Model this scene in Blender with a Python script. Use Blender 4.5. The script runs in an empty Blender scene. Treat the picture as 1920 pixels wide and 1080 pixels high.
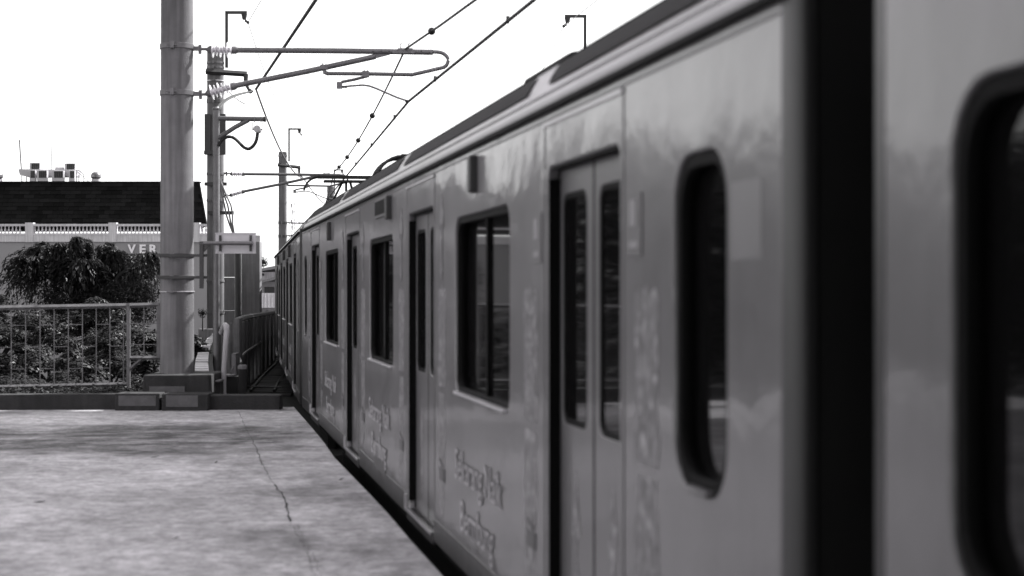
import bpy, bmesh, math, random
import numpy as np
from mathutils import Vector, Matrix
R = math.radians
rng = random.Random(7)
nrg = np.random.default_rng(11)
scene = bpy.context.scene
COL = scene.collection

# ------------------------------------------------------------------ camera
FPX = 3300.0                     # focal length in pixels of a 1920 wide frame
TH = math.atan(611.0 / FPX)      # the view is turned this far right of the track direction
EYE = 1.55                       # above the platform
cam_d = bpy.data.cameras.new('camera'); cam = bpy.data.objects.new('camera', cam_d); COL.objects.link(cam)
cam.location = (0, 0, EYE); cam.rotation_euler = (R(90), 0, -TH)
cam_d.sensor_width = 36.0; cam_d.lens = 36.0 * FPX / 1920.0
cam_d.clip_start = 0.1; cam_d.clip_end = 3000
cam_d.dof.use_dof = True; cam_d.dof.focus_distance = 48.0; cam_d.dof.aperture_fstop = 2.5
scene.camera = cam
# ------------------------------------------------------------------ sky and sun
SUN_AZ, SUN_EL = TH + R(55), R(48)
w = bpy.data.worlds.new('World'); scene.world = w; w.use_nodes = True
nt = w.node_tree; nt.nodes.clear()
sky = nt.nodes.new('ShaderNodeTexSky'); sky.sky_type = 'NISHITA'; sky.sun_disc = False
sky.sun_elevation = SUN_EL; sky.sun_rotation = SUN_AZ; sky.air_density = 1.2; sky.dust_density = 1.0; sky.ozone_density = 1.0
bw = nt.nodes.new('ShaderNodeRGBToBW'); bg = nt.nodes.new('ShaderNodeBackground'); bg.inputs['Strength'].default_value = 0.15
wo = nt.nodes.new('ShaderNodeOutputWorld')
nt.links.new(sky.outputs[0], bw.inputs[0]); nt.links.new(bw.outputs[0], bg.inputs['Color']); nt.links.new(bg.outputs[0], wo.inputs['Surface'])
sun_d = bpy.data.lights.new('sun', 'SUN'); sun_d.energy = 4.8; sun_d.angle = R(.6); sun_d.color = (1, 1, 1)
sun = bpy.data.objects.new('sun', sun_d); COL.objects.link(sun)
S = Vector((math.sin(SUN_AZ) * math.cos(SUN_EL), math.cos(SUN_AZ) * math.cos(SUN_EL), math.sin(SUN_EL)))
sun.rotation_euler = S.to_track_quat('Z', 'Y').to_euler(); sun.location = (20, 20, 40)
vs = scene.view_settings
vs.view_transform = 'Standard'; vs.look = 'None'; vs.gamma = 1.0; vs.use_curve_mapping = False; vs.exposure = 1.15
scene.cycles.max_bounces = 6

# ------------------------------------------------------------------ helpers
FWD = Vector((math.sin(TH), math.cos(TH), 0)); RGT = Vector((math.cos(TH), -math.sin(TH), 0)); UP = Vector((0, 0, 1))
def P(px, py, z):
    """world point seen at (px,py) of the photograph at depth z metres"""
    z = float(z)
    return Vector((0, 0, EYE)) + z * (FWD + RGT * ((px - 960) / FPX) + UP * ((540 - py) / FPX))
def G(px, py, h=0.0):
    """point of the level z=h seen at the pixel"""
    return P(px, py, (EYE - h) * FPX / (py - 540))
def hz(py, z): return EYE + (540 - py) / FPX * z
def lerp(a, b, t): return a + (b - a) * t
RV = TH            # objects that face the camera: rotated about z so local x = RGT
ORG = {}

def smooth(pts, k=5):
    pts = [Vector(p) for p in pts]; out = []; n = len(pts)
    for i in range(n - 1):
        p0, p1, p2, p3 = pts[max(i-1, 0)], pts[i], pts[i+1], pts[min(i+2, n-1)]
        for j in range(k):
            t = j / k; out.append(.5 * ((2*p1) + (p2-p0)*t + (2*p0-5*p1+4*p2-p3)*t*t + (3*p1-p0-3*p2+p3)*t**3))
    return out + [pts[-1]]
class MB:
    def __init__(s): s.v = []; s.f = []; s.sm = False
    def add(s, vs_, fs):
        o = len(s.v); s.v += [tuple(v) for v in vs_]; s.f += [tuple(i + o for i in f) for f in fs]; return s
    def box(s, c, size, m=None):
        x, y, z = [k / 2 for k in size]; c = Vector(c)
        vs_ = [Vector(q) for q in ((-x,-y,-z),(x,-y,-z),(x,y,-z),(-x,y,-z),(-x,-y,z),(x,-y,z),(x,y,z),(-x,y,z))]
        if m is not None: vs_ = [m @ v for v in vs_]
        return s.add([v + c for v in vs_], [(0,3,2,1),(4,5,6,7),(0,1,5,4),(1,2,6,5),(2,3,7,6),(3,0,4,7)])
    def vbox(s, c, size): return s.box(c, size, MV)          # box facing the camera
    def tube(s, pts, r, n=8, cap=True):
        pts = [Vector(p) for p in pts]; k = len(pts)
        rs = r if isinstance(r, (list, tuple)) else [r] * k
        up = None; rings = []
        for i, p in enumerate(pts):
            d = (pts[min(i + 1, k - 1)] - pts[max(i - 1, 0)]).normalized()
            if up is None:
                up = Vector((0, 0, 1)) if abs(d.z) < .9 else Vector((1, 0, 0))
            u = d.cross(up)
            if u.length < 1e-5: u = d.orthogonal()
            u.normalize(); vv = d.cross(u).normalized(); up = -vv if False else up
            rings.append([p + rs[i] * (math.cos(a) * u + math.sin(a) * vv) for a in [2 * math.pi * j / n for j in range(n)]])
        o = len(s.v)
        for rg in rings: s.v += [tuple(q) for q in rg]
        for i in range(k - 1):
            for j in range(n):
                a = o + i * n + j; b = o + i * n + (j + 1) % n
                s.f.append((a, a + n, b + n, b))
        if cap:
            s.f.append(tuple(o + j for j in range(n))); s.f.append(tuple(o + (k - 1) * n + j for j in reversed(range(n))))
        s.sm = True
        return s
    def lathe(s, prof, c=(0,0,0), n=16, axis=None):
        """prof: list of (radius, height)"""
        c = Vector(c); m = Matrix.Identity(3)
        if axis is not None: m = Vector(axis).to_track_quat('Z', 'Y').to_matrix()
        o = len(s.v); k = len(prof)
        for r, h in prof:
            for j in range(n):
                a = 2 * math.pi * j / n
                s.v.append(tuple(c + m @ Vector((r * math.cos(a), r * math.sin(a), h))))
        for i in range(k - 1):
            for j in range(n):
                a = o + i * n + j; b = o + i * n + (j + 1) % n
                s.f.append((a, b, b + n, a + n))
        s.f.append(tuple(o + j for j in reversed(range(n)))); s.f.append(tuple(o + (k - 1) * n + j for j in range(n)))
        s.sm = True
        return s
    def prism(s, poly, d):
        """closed polygon (3D points) pushed along vector d"""
        d = Vector(d); a = [Vector(p) for p in poly]; n = len(a)
        s.add(a + [p + d for p in a], [tuple(reversed(range(n))), tuple(range(n, 2 * n))] + [(i, (i + 1) % n, (i + 1) % n + n, i + n) for i in range(n)])
        return s
    def sphere(s, c, r, n=10):
        prof = [(max(r * math.sin(math.pi * i / n), 1e-4), -r * math.cos(math.pi * i / n)) for i in range(n + 1)]
        return s.lathe(prof, c, n=12)
MV = Matrix.Rotation(-TH, 3, 'Z')

def mesh_from(name, mb, org=Vector((0,0,0)), smooth=None):
    me = bpy.data.meshes.new(name)
    me.from_pydata([tuple(Vector(v) - org) for v in mb.v], [], mb.f)
    bm = bmesh.new(); bm.from_mesh(me); bmesh.ops.recalc_face_normals(bm, faces=bm.faces[:]); bm.to_mesh(me); bm.free()
    if smooth if smooth is not None else mb.sm:
        me.shade_smooth()
        me.set_sharp_from_angle(angle=R(38))
    return me
def link(name, data, mat=None, parent=None):
    o = bpy.data.objects.new(name, data); COL.objects.link(o)
    if mat is not None:
        data.materials.clear(); data.materials.append(mat)
    if parent is not None: o.parent = parent; ORG[o.name] = ORG.get(parent.name, Vector((0,0,0)))
    return o
def part(name, mb, mat, parent, bevel=0, smooth=None):
    """mesh part, vertices given in world space, child of a thing whose origin is known"""
    org = ORG.get(parent.name, Vector((0,0,0)))
    o = link(name, mesh_from(name, mb, org, smooth), mat, parent)
    if bevel: bev(o, bevel)
    return o
def bev(o, wd, seg=2):
    m = o.modifiers.new('bevel', 'BEVEL'); m.width = wd; m.segments = seg; m.limit_method = 'ANGLE'; m.angle_limit = R(40)
def tag(o, label, cat, group=None):
    o['label'] = label; o['category'] = cat
    if group: o['group'] = group
    return o
def thing(name, label, cat, loc=(0,0,0), group=None):
    o = bpy.data.objects.new(name, None); COL.objects.link(o); o.location = loc; o.empty_display_size = .2
    ORG[o.name] = Vector(loc); return tag(o, label, cat, group)
def solo(name, mb, mat, label, cat, group=None, loc=None, bevel=0, smooth=None):
    org = Vector(loc) if loc is not None else Vector(mb.v[0])
    o = link(name, mesh_from(name, mb, org, smooth), mat); o.location = org; ORG[o.name] = org
    if bevel: bev(o, bevel)
    return tag(o, label, cat, group)
def struct(name, mb, mat, bevel=0, smooth=None):
    o = link(name, mesh_from(name, mb, Vector((0,0,0)), smooth), mat); o['kind'] = 'structure'; ORG[o.name] = Vector((0,0,0))
    if bevel: bev(o, bevel)
    return o
def copy_tree(o, parent=None):
    c = o.copy(); COL.objects.link(c); c.parent = parent
    for ch in list(o.children): copy_tree(ch, c)
    return c
def relabel(o, label): o['label'] = label; return o

# ------------------------------------------------------------------ materials
def grey(v): return (v, v * .972, v * 1.012, 1)
def mat(name, v, rough=.6, metal=0.0, var=.25, scale=3.0, bump=.0, bscale=30., spec=.5, streak=0.0, coat=0.0, rand=0.0, stretch=(1,1,1), bdist=.02):
    m = bpy.data.materials.new(name); m.use_nodes = True; t = m.node_tree; b = t.nodes['Principled BSDF']
    b.inputs['Metallic'].default_value = metal; b.inputs['Roughness'].default_value = rough
    b.inputs['Specular IOR Level'].default_value = spec; b.inputs['Coat Weight'].default_value = coat; b.inputs['Coat Roughness'].default_value = .1
    tc = t.nodes.new('ShaderNodeTexCoord'); mp = t.nodes.new('ShaderNodeMapping'); mp.inputs['Scale'].default_value = stretch
    t.links.new(tc.outputs['Object'], mp.inputs['Vector'])
    n1 = t.nodes.new('ShaderNodeTexNoise'); n1.inputs['Scale'].default_value = scale; n1.inputs['Detail'].default_value = 8; n1.inputs['Roughness'].default_value = .65
    t.links.new(mp.outputs[0], n1.inputs['Vector'])
    r1 = t.nodes.new('ShaderNodeMapRange'); r1.inputs[1].default_value = .3; r1.inputs[2].default_value = .7
    r1.inputs[3].default_value = 1 - var; r1.inputs[4].default_value = 1 + var
    t.links.new(n1.outputs['Fac'], r1.inputs[0]); f = r1.outputs[0]
    if streak:
        mp2 = t.nodes.new('ShaderNodeMapping'); mp2.inputs['Scale'].default_value = (9, 9, .5); t.links.new(tc.outputs['Object'], mp2.inputs['Vector'])
        n2 = t.nodes.new('ShaderNodeTexNoise'); n2.inputs['Scale'].default_value = 1.6; n2.inputs['Detail'].default_value = 6
        t.links.new(mp2.outputs[0], n2.inputs['Vector'])
        r2 = t.nodes.new('ShaderNodeMapRange'); r2.inputs[1].default_value = .35; r2.inputs[2].default_value = .7; r2.inputs[3].default_value = 1 + streak * .4; r2.inputs[4].default_value = 1 - streak
        t.links.new(n2.outputs['Fac'], r2.inputs[0])
        mu = t.nodes.new('ShaderNodeMath'); mu.operation = 'MULTIPLY'; t.links.new(f, mu.inputs[0]); t.links.new(r2.outputs[0], mu.inputs[1]); f = mu.outputs[0]
    if rand:
        oi = t.nodes.new('ShaderNodeObjectInfo'); r3 = t.nodes.new('ShaderNodeMapRange'); r3.inputs[3].default_value = 1 - rand; r3.inputs[4].default_value = 1 + rand
        t.links.new(oi.outputs['Random'], r3.inputs[0]); mu = t.nodes.new('ShaderNodeMath'); mu.operation = 'MULTIPLY'
        t.links.new(f, mu.inputs[0]); t.links.new(r3.outputs[0], mu.inputs[1]); f = mu.outputs[0]
    sc = t.nodes.new('ShaderNodeVectorMath'); sc.operation = 'SCALE'; sc.inputs[0].default_value = grey(v)[:3]
    t.links.new(f, sc.inputs['Scale']); t.links.new(sc.outputs[0], b.inputs['Base Color'])
    rr = t.nodes.new('ShaderNodeMapRange'); rr.inputs[3].default_value = max(rough - .1, .02); rr.inputs[4].default_value = min(rough + .12, 1)
    t.links.new(n1.outputs['Fac'], rr.inputs[0]); t.links.new(rr.outputs[0], b.inputs['Roughness'])
    if bump:
        nb = t.nodes.new('ShaderNodeTexNoise'); nb.inputs['Scale'].default_value = bscale; nb.inputs['Detail'].default_value = 6
        t.links.new(mp.outputs[0], nb.inputs['Vector'])
        bp = t.nodes.new('ShaderNodeBump'); bp.inputs['Strength'].default_value = bump; bp.inputs['Distance'].default_value = bdist
        t.links.new(nb.outputs['Fac'], bp.inputs['Height']); t.links.new(bp.outputs[0], b.inputs['Normal'])
        if coat: t.links.new(bp.outputs[0], b.inputs['Coat Normal'])
    return m
M = {}
M['mast'] = mat('spun_concrete', .14, .8, var=.22, scale=2.2, bump=.25, bscale=60, streak=.35)
M['concrete'] = mat('grey_concrete', .15, .85, var=.3, scale=3, bump=.4, bscale=40, streak=.2)
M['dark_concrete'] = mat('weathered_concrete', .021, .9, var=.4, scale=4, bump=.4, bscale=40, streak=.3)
M['pale_patch'] = mat('pale_render', .085, .85, var=.3, scale=5, bump=.3)
M['slab'] = mat('trough_concrete', .5, .85, var=.3, scale=6, bump=.3, rand=.2)
M['steel'] = mat('galvanised_steel', .17, .45, metal=.35, var=.2, scale=8, streak=.2)
M['tube'] = mat('dull_steel_tube', .14, .5, metal=.3, var=.25, scale=6)
M['dark_steel'] = mat('dark_painted_steel', .035, .5, var=.3, scale=8)
M['black'] = mat('black_rubber', .007, .6, var=.3)
M['porcelain'] = mat('white_porcelain', .7, .25, var=.06, coat=.5)
M['wire'] = mat('dark_wire', .025, .5, metal=.3, var=.2)
M['thin_wire'] = mat('light_wire', .25, .4, metal=.6, var=.1)
M['fence'] = mat('fence_paint', .11, .55, var=.25, scale=10, streak=.2)
M['fence_bar'] = mat('fence_bar_paint', .11, .6, var=.3, scale=10)
M['pale_pipe'] = mat('pale_pipe_paint', .42, .45, var=.15, scale=7, streak=.25)
M['sign'] = mat('sign_back', .5, .45, var=.1, scale=4)
M['cabinet'] = mat('cabinet_paint', .19, .5, var=.15, scale=3, streak=.25)
M['cabinet_b'] = mat('cabinet_door_paint', .16, .5, var=.15, scale=3, streak=.25)
M['facade'] = mat('facade_render', .3, .9, var=.09, scale=.35, streak=.02)
M['balustrade'] = mat('white_balustrade', .6, .8, var=.14, scale=1.4, streak=.2)
M['letter'] = mat('white_letter', .9, .6, var=.05)
M['shingle'] = mat('black_shingle', .007, .8, var=.35, scale=1.5, rand=.6, spec=.1)
M['hvac'] = mat('hvac_case', .5, .5, var=.12, scale=4)
M['grille'] = mat('hvac_grille', .02, .6, var=.3)
M['bark'] = mat('bark', .05, .9, var=.4, scale=8, bump=.5)
M['earth'] = mat('earth', .05, .95, var=.4, scale=.6)
M['far_wall'] = mat('far_wall', .3, .9, var=.2, scale=1)
M['far_dark'] = mat('far_dark', .05, .8, var=.2)
M['far_roof'] = mat('far_roof', .22, .7, var=.25, scale=2, stretch=(6,1,1))
M['parapet'] = mat('parapet_panel', .2, .75, var=.35, scale=3, streak=.5, rand=.3)
M['ballast'] = mat('walk_boards', .05, .85, var=.35, scale=6, rand=.3)
# train
M['body'] = mat('train_paint', .15, .38, metal=.0, var=.18, scale=1.3, streak=.07, coat=.58, spec=.35, bump=.3, bscale=1.1, bdist=.06)
M['post'] = mat('train_corner', .03, .4, var=.1)
M['post2'] = mat('cant_strip_paint', .12, .4, var=.1)
M['band'] = mat('lower_band_shade', .075, .4, var=.2, scale=2, streak=.3, coat=.2)  # shade on the lower car side painted dark; step plates share it
M['skirt'] = mat('train_skirt', .09, .5, var=.2, scale=3)
M['door'] = mat('train_door', .125, .35, metal=.0, var=.06, scale=1.3, streak=.05, coat=.4)
M['jamb'] = mat('rubber_seal', .004, .7, var=.2, spec=.1)
M['cant'] = mat('roof_cant_metal', .2, .3, metal=.5, var=.6, scale=2.2, stretch=(2,.5,2))
M['roofdark'] = mat('roof_mat', .018, .85, var=.5, scale=3, spec=.2, stretch=(1,.3,1))
M['bright'] = mat('bright_metal', .5, .3, metal=.5, var=.1)
M['plate'] = mat('label_plate', .12, .5, var=.2, scale=20)
M['plate_mark'] = mat('label_mark', .24, .5, var=.1)
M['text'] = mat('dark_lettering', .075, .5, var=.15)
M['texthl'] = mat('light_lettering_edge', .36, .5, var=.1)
def decal_mat():
    m = bpy.data.materials.new('wrap_print'); m.use_nodes = True; t = m.node_tree; b = t.nodes['Principled BSDF']
    b.inputs['Roughness'].default_value = .4
    tc = t.nodes.new('ShaderNodeTexCoord'); mp = t.nodes.new('ShaderNodeMapping'); mp.inputs['Scale'].default_value = (1, 7, 4.5)
    n = t.nodes.new('ShaderNodeTexNoise'); n.inputs['Scale'].default_value = 3.4; n.inputs['Detail'].default_value = 7; n.inputs['Roughness'].default_value = .7
    n.inputs['Distortion'].default_value = .6
    cr = t.nodes.new('ShaderNodeValToRGB')
    cr.color_ramp.elements[0].position = .36; cr.color_ramp.elements[0].color = grey(.07)
    cr.color_ramp.elements[1].position = .66; cr.color_ramp.elements[1].color = grey(.45)
    e = cr.color_ramp.elements.new(.52); e.color = grey(.16)
    t.links.new(tc.outputs['Object'], mp.inputs[0]); t.links.new(mp.outputs[0], n.inputs['Vector']); t.links.new(n.outputs['Fac'], cr.inputs[0]); t.links.new(cr.outputs[0], b.inputs['Base Color'])
    return m
M['decal'] = decal_mat(); M['reflection_patch'] = mat('pale_reflection', .165, .4, var=.05)  # pale tone of a reflection painted on the car side
def glass_mat():
    m = bpy.data.materials.new('tinted_glass'); m.use_nodes = True; b = m.node_tree.nodes['Principled BSDF']
    b.inputs['Base Color'].default_value = grey(.006); b.inputs['Roughness'].default_value = .04; b.inputs['Specular IOR Level'].default_value = .14
    return m
M['glass'] = glass_mat()
def leaf_mat(name, v, tr):
    m = bpy.data.materials.new(name); m.use_nodes = True; t = m.node_tree; t.nodes.clear()
    o = t.nodes.new('ShaderNodeOutputMaterial'); d = t.nodes.new('ShaderNodeBsdfPrincipled'); tl = t.nodes.new('ShaderNodeBsdfTranslucent'); mx = t.nodes.new('ShaderNodeMixShader')
    ge = t.nodes.new('ShaderNodeNewGeometry'); mr = t.nodes.new('ShaderNodeMapRange'); mr.inputs[3].default_value = .65; mr.inputs[4].default_value = 1.35
    t.links.new(ge.outputs['Random Per Island'], mr.inputs[0])
    sc = t.nodes.new('ShaderNodeVectorMath'); sc.operation = 'SCALE'; sc.inputs[0].default_value = grey(v)[:3]; t.links.new(mr.outputs[0], sc.inputs['Scale'])
    t.links.new(sc.outputs[0], d.inputs['Base Color']); t.links.new(sc.outputs[0], tl.inputs['Color'])
    d.inputs['Roughness'].default_value = .48; d.inputs['Specular IOR Level'].default_value = .18; mx.inputs[0].default_value = tr
    t.links.new(d.outputs[0], mx.inputs[1]); t.links.new(tl.outputs[0], mx.inputs[2]); t.links.new(mx.outputs[0], o.inputs[0])
    return m
M['leaf'] = leaf_mat('leaf', .024, .1); M['leaf_dark'] = leaf_mat('weeping_leaf', .045, .2)

def canopy_diffuser():  # translucent sheet of the added canopy, diffuses sun onto the platform
    m = bpy.data.materials.new('translucent_diffuser'); m.use_nodes = True; t = m.node_tree; t.nodes.clear()
    o = t.nodes.new('ShaderNodeOutputMaterial'); a = t.nodes.new('ShaderNodeBsdfTranslucent'); b = t.nodes.new('ShaderNodeBsdfDiffuse'); mx = t.nodes.new('ShaderNodeAddShader')
    a.inputs['Color'].default_value = grey(.38); b.inputs['Color'].default_value = grey(.3)
    t.links.new(a.outputs[0], mx.inputs[0]); t.links.new(b.outputs[0], mx.inputs[1]); t.links.new(mx.outputs[0], o.inputs[0]); return m
M['canopy_diffuser'] = canopy_diffuser()
def platform_mat():
    m = bpy.data.materials.new('platform_concrete'); m.use_nodes = True; t = m.node_tree; b = t.nodes['Principled BSDF']; L = t.links
    tc = t.nodes.new('ShaderNodeTexCoord')
    def noise(sx, sy, scale, det, rough=.6, rot=-TH, loc=(0,0,0)):
        mp = t.nodes.new('ShaderNodeMapping'); mp.inputs['Scale'].default_value = (sx, sy, 1); mp.inputs['Rotation'].default_value = (0, 0, -rot); mp.inputs['Location'].default_value = loc
        L.new(tc.outputs['Object'], mp.inputs[0]); n = t.nodes.new('ShaderNodeTexNoise'); n.inputs['Scale'].default_value = scale; n.inputs['Detail'].default_value = det; n.inputs['Roughness'].default_value = rough
        L.new(mp.outputs[0], n.inputs['Vector']); return n.outputs['Fac']
    def mr(x, a, b_, c, d):
        n = t.nodes.new('ShaderNodeMapRange'); n.inputs[1].default_value = a; n.inputs[2].default_value = b_; n.inputs[3].default_value = c; n.inputs[4].default_value = d; L.new(x, n.inputs[0]); return n.outputs[0]
    def mul(a, b_):
        n = t.nodes.new('ShaderNodeMath'); n.operation = 'MULTIPLY'; L.new(a, n.inputs[0]); L.new(b_, n.inputs[1]); return n.outputs[0]
    f = mr(noise(1, 1, .55, 5), .35, .65, .72, 1.18)
    f = mul(f, mr(noise(1.3, 1, 2.8, 10, .78), .3, .7, .5, 1.42))
    f = mul(f, mr(noise(1, 1, 22, 7, .75), .35, .7, .72, 1.18))
    wet = mr(noise(.55, .42, 1.0, 7, .68, loc=(3.1, 1.7, 0)), .50, .66, 0, 1)
    # a broad damp stain across the far end of the slab
    sx = t.nodes.new('ShaderNodeMapping'); c = G(250, 822)
    sx.vector_type = 'TEXTURE'; sx.inputs['Location'].default_value = c; sx.inputs['Rotation'].default_value = (0, 0, -TH); sx.inputs['Scale'].default_value = (1.9, 1.9, 1)
    L.new(tc.outputs['Object'], sx.inputs[0])
    ln = t.nodes.new('ShaderNodeVectorMath'); ln.operation = 'LENGTH'; L.new(sx.outputs[0], ln.inputs[0])
    dn = t.nodes.new('ShaderNodeMath'); dn.operation = 'ADD'; L.new(ln.outputs['Value'], dn.inputs[0]); L.new(mr(noise(1, 1, 1.3, 6), .25, .75, -.5, .5), dn.inputs[1])
    st = mr(dn.outputs[0], .75, 1.25, 1, 0)
    st = mul(st, mr(noise(.8, 1.3, 2.0, 9, .75), .36, .56, .3, 1))
    mx = t.nodes.new('ShaderNodeMath'); mx.operation = 'MAXIMUM'; L.new(st, mx.inputs[0])
    hw = t.nodes.new('ShaderNodeMath'); hw.operation = 'MULTIPLY'; hw.inputs[1].default_value = .7; L.new(wet, hw.inputs[0]); L.new(hw.outputs[0], mx.inputs[1])
    f = mul(f, mr(mx.outputs[0], 0, 1, 1, .2))
    f = mul(f, mr(noise(1.2, 1, 7, 8, .75, loc=(1.3, 7, 0)), .3, .7, .5, 1.42))
    # small pale scuffs
    f = mul(f, mr(noise(1.5, 1, 5.5, 8, .75, loc=(9, 4, 0)), .58, .70, 1, 1.55))
    sc = t.nodes.new('ShaderNodeVectorMath'); sc.operation = 'SCALE'; sc.inputs[0].default_value = grey(.42)[:3]
    L.new(f, sc.inputs['Scale']); L.new(sc.outputs[0], b.inputs['Base Color'])
    b.inputs['Roughness'].default_value = .62
    L.new(mr(mx.outputs[0], 0, 1, .28, .04), b.inputs['Specular IOR Level'])
    bp = t.nodes.new('ShaderNodeBump'); bp.inputs['Strength'].default_value = .35; bp.inputs['Distance'].default_value = .012
    L.new(noise(1, 1, 9, 9, .7), bp.inputs['Height']); L.new(bp.outputs[0], b.inputs['Normal'])
    return m
M['platform'] = platform_mat()

# ------------------------------------------------------------------ setting
g = MB(); g.add([(-1500,-600,-6),(1500,-600,-6),(1500,2600,-6),(-1500,2600,-6)], [(0,1,2,3)]); struct('ground', g, M['earth'])
edge_px = [(833,1080),(767,1007),(727,960),(692,923),(663,893),(628,857),(607,827),(587,803),(552,763)]
edge = [G(*p) for p in edge_px]
d0 = (edge[0] - edge[3]).normalized()
back = Vector((edge[0].x - .05, -16, 0))
tl = P(-900, 772, 22.2); tl.z = 0
top = [back] + edge + [G(520, 763), G(300, 764), G(0, 766), tl, Vector((-14, -16, 0))]
pm = MB(); pm.prism([p - Vector((0,0,.35)) for p in top], (0,0,.35))
plat = struct('platform', pm, M['platform'], bevel=.012)
# the wall that carries the platform edge
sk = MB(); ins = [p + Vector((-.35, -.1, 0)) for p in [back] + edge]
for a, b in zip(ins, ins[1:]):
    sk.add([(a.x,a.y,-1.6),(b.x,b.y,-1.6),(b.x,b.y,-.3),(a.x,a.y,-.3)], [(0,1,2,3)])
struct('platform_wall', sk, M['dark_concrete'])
# unseen canopy over the platform, added to shade it and spread soft light
cn = thing('unseen_canopy', 'unseen flat station canopy on steel columns, added to shade and soften light on the platform', 'canopy', (-4, 0, 0))
c0, c1 = P(960, 540, 20.6), P(960, 540, -14)
def CV(lat, dep, z): p = Vector((0, 0, z)) + FWD * dep + RGT * lat; return p
cq = [CV(-14, 22.3, 5.7), CV(-2.15, 22.3, 5.7), CV(-2.15, 25.1, 5.7), CV(8, 25.1, 5.7), Vector((12.5, 18, 5.7)), Vector((12.5, 4.5, 5.7)), Vector((-12, 4.5, 5.7))]  # notched outline shaped so the mast stays sunlit above
part('shade_sheet', MB().prism([Vector((-12, -16, 5.7)), Vector((12.5, -16, 5.7)), Vector((12.5, 4.5, 5.7)), Vector((-12, 4.5, 5.7))], (0, 0, .1)), M['roofdark'], cn)  # opaque part, added to darken the nearest car
part('shade_sheet', MB().add(cq, [tuple(range(len(cq)))]), M['canopy_diffuser'], cn)  # translucent part, lets soft light through to the platform
for yy in (-12, -7, -2, 3, 8): part('beam', MB().box((-1.2, yy, 5.54), (20, .16, .26)), M['tube'], cn)
for yy in (-12, -7, -2, 3):
    for xx in (-6.5, 8.5): part('column', MB().tube([(xx, yy, 0 if xx < 0 else -1.6), (xx, yy, 5.4)], .11, 12), M['tube'], cn)
# cracks in the slab
def crack(pts, wd, seed, name='crack'):
    r = random.Random(seed); mb = MB(); ctr = []
    for (a, b) in zip(pts, pts[1:]):
        for k in range(9): ctr.append(lerp(a, b, k / 9))
    ctr.append(pts[-1]); n = len(ctr)
    for i, c in enumerate(ctr):
        o = r.uniform(-.012, .012); ww = wd * r.uniform(.25, 1.2)
        mb.v += [tuple(c + Vector((o - ww, 0, .003))), tuple(c + Vector((o + ww, 0, .003)))]
        if i: mb.f.append((2*i-2, 2*i-1, 2*i+1, 2*i))
    part(name, mb, M['jamb'], plat)
crack([G(*p) for p in ((447,772),(458,795),(470,820),(487,858),(492,873))], .0035, 1)
crack([G(*p) for p in ((490,866),(501,890),(515,909),(518,914))], .002, 2)
crack([G(*p) for p in ((516,909),(533,935),(538,955),(543,979))], .0065, 3)
crack([G(*p) for p in ((543,979),(562,1010),(578,1045),(590,1080),(600,1110))], .002, 4)
crack([G(*p) for p in ((556,985),(572,1015),(592,1050),(602,1080))], .0015, 5)
cj = MB(); a, b = G(548, 932), G(692, 926); cj.add([a + Vector((0,-.006,.003)), b + Vector((0,-.006,.003)), b + Vector((0,.006,.003)), a + Vector((0,.006,.003))], [(0,1,2,3)]); part('joint', cj, M['dark_concrete'], plat)

for px, py, sz_, an, lb in ((290, 858, .05, .3, 'dead leaf on the platform just in front of the dark stain'), (75, 942, .06, -.2, 'largest dark dead leaf, near the left edge of the platform floor'), (405, 868, .035, 1.2, 'small dead leaf left of the long crack, near its upper half'),
                         (640, 900, .04, .8, 'dead leaf on the platform right of the crack, near the train'), (330, 1010, .03, .5, 'dead leaf low in the middle of the platform floor')):
    c = G(px, py); u_, v_ = Vector((math.cos(an), math.sin(an), 0)) * sz_, Vector((-math.sin(an), math.cos(an), 0)) * sz_ * .4
    solo('fallen_leaf', MB().add([c - u_ + UP * .004, c - v_ + UP * .012, c + u_ + UP * .018, c + v_ + UP * .006, c + UP * .004], [(0,1,4),(1,2,4),(2,3,4),(3,0,4)]), M['bark'], lb, 'leaf', 'dead leaves on the platform', loc=c)
# kerbs along the end of the platform
def view_block(px0, px1, z, zt, zb, depth, inset=0.0, slant=0.0):
    """block that faces the camera: front at depth z, between two pixel columns, heights zt,zb"""
    a, b = P(px0, 540, z), P(px1, 540, z); f = FWD * depth + RGT * slant; ii = RGT * inset
    def at(p, zz): return Vector((p.x, p.y, zz))
    return MB().add([at(a,zb),at(b,zb),at(b,zb)+f,at(a,zb)+f, at(a,zt)+ii,at(b,zt)-ii,at(b,zt)+f-ii,at(a,zt)+f+ii],
                    [(0,3,2,1),(4,5,6,7),(0,1,5,4),(1,2,6,5),(2,3,7,6),(3,0,4,7)])
k = MB(); a0, b0 = P(-900, 540, 22.0), P(217, 540, 22.45)
f = FWD * .26
def at(p, z): return Vector((p.x, p.y, float(z)))
k.add([at(a0,-.3),at(b0,-.3),at(b0,-.3)+f,at(a0,-.3)+f,at(a0,.17),at(b0,.2),at(b0,.2)+f,at(a0,.17)+f],[(0,3,2,1),(4,5,6,7),(0,1,5,4),(1,2,6,5),(2,3,7,6),(3,0,4,7)])
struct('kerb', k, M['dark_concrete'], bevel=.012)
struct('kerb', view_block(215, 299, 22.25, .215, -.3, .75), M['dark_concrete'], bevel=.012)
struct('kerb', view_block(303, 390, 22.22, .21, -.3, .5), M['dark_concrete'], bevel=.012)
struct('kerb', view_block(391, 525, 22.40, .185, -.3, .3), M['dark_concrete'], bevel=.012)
kp = view_block(222, 292, 22.245, .19, .06, .004); part('render_patch', kp, M['pale_patch'], bpy.data.objects['kerb.001'])
kp = view_block(311, 371, 22.214, .195, .05, .005); part('render_patch', kp, M['pale_patch'], bpy.data.objects['kerb.002'])

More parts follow.
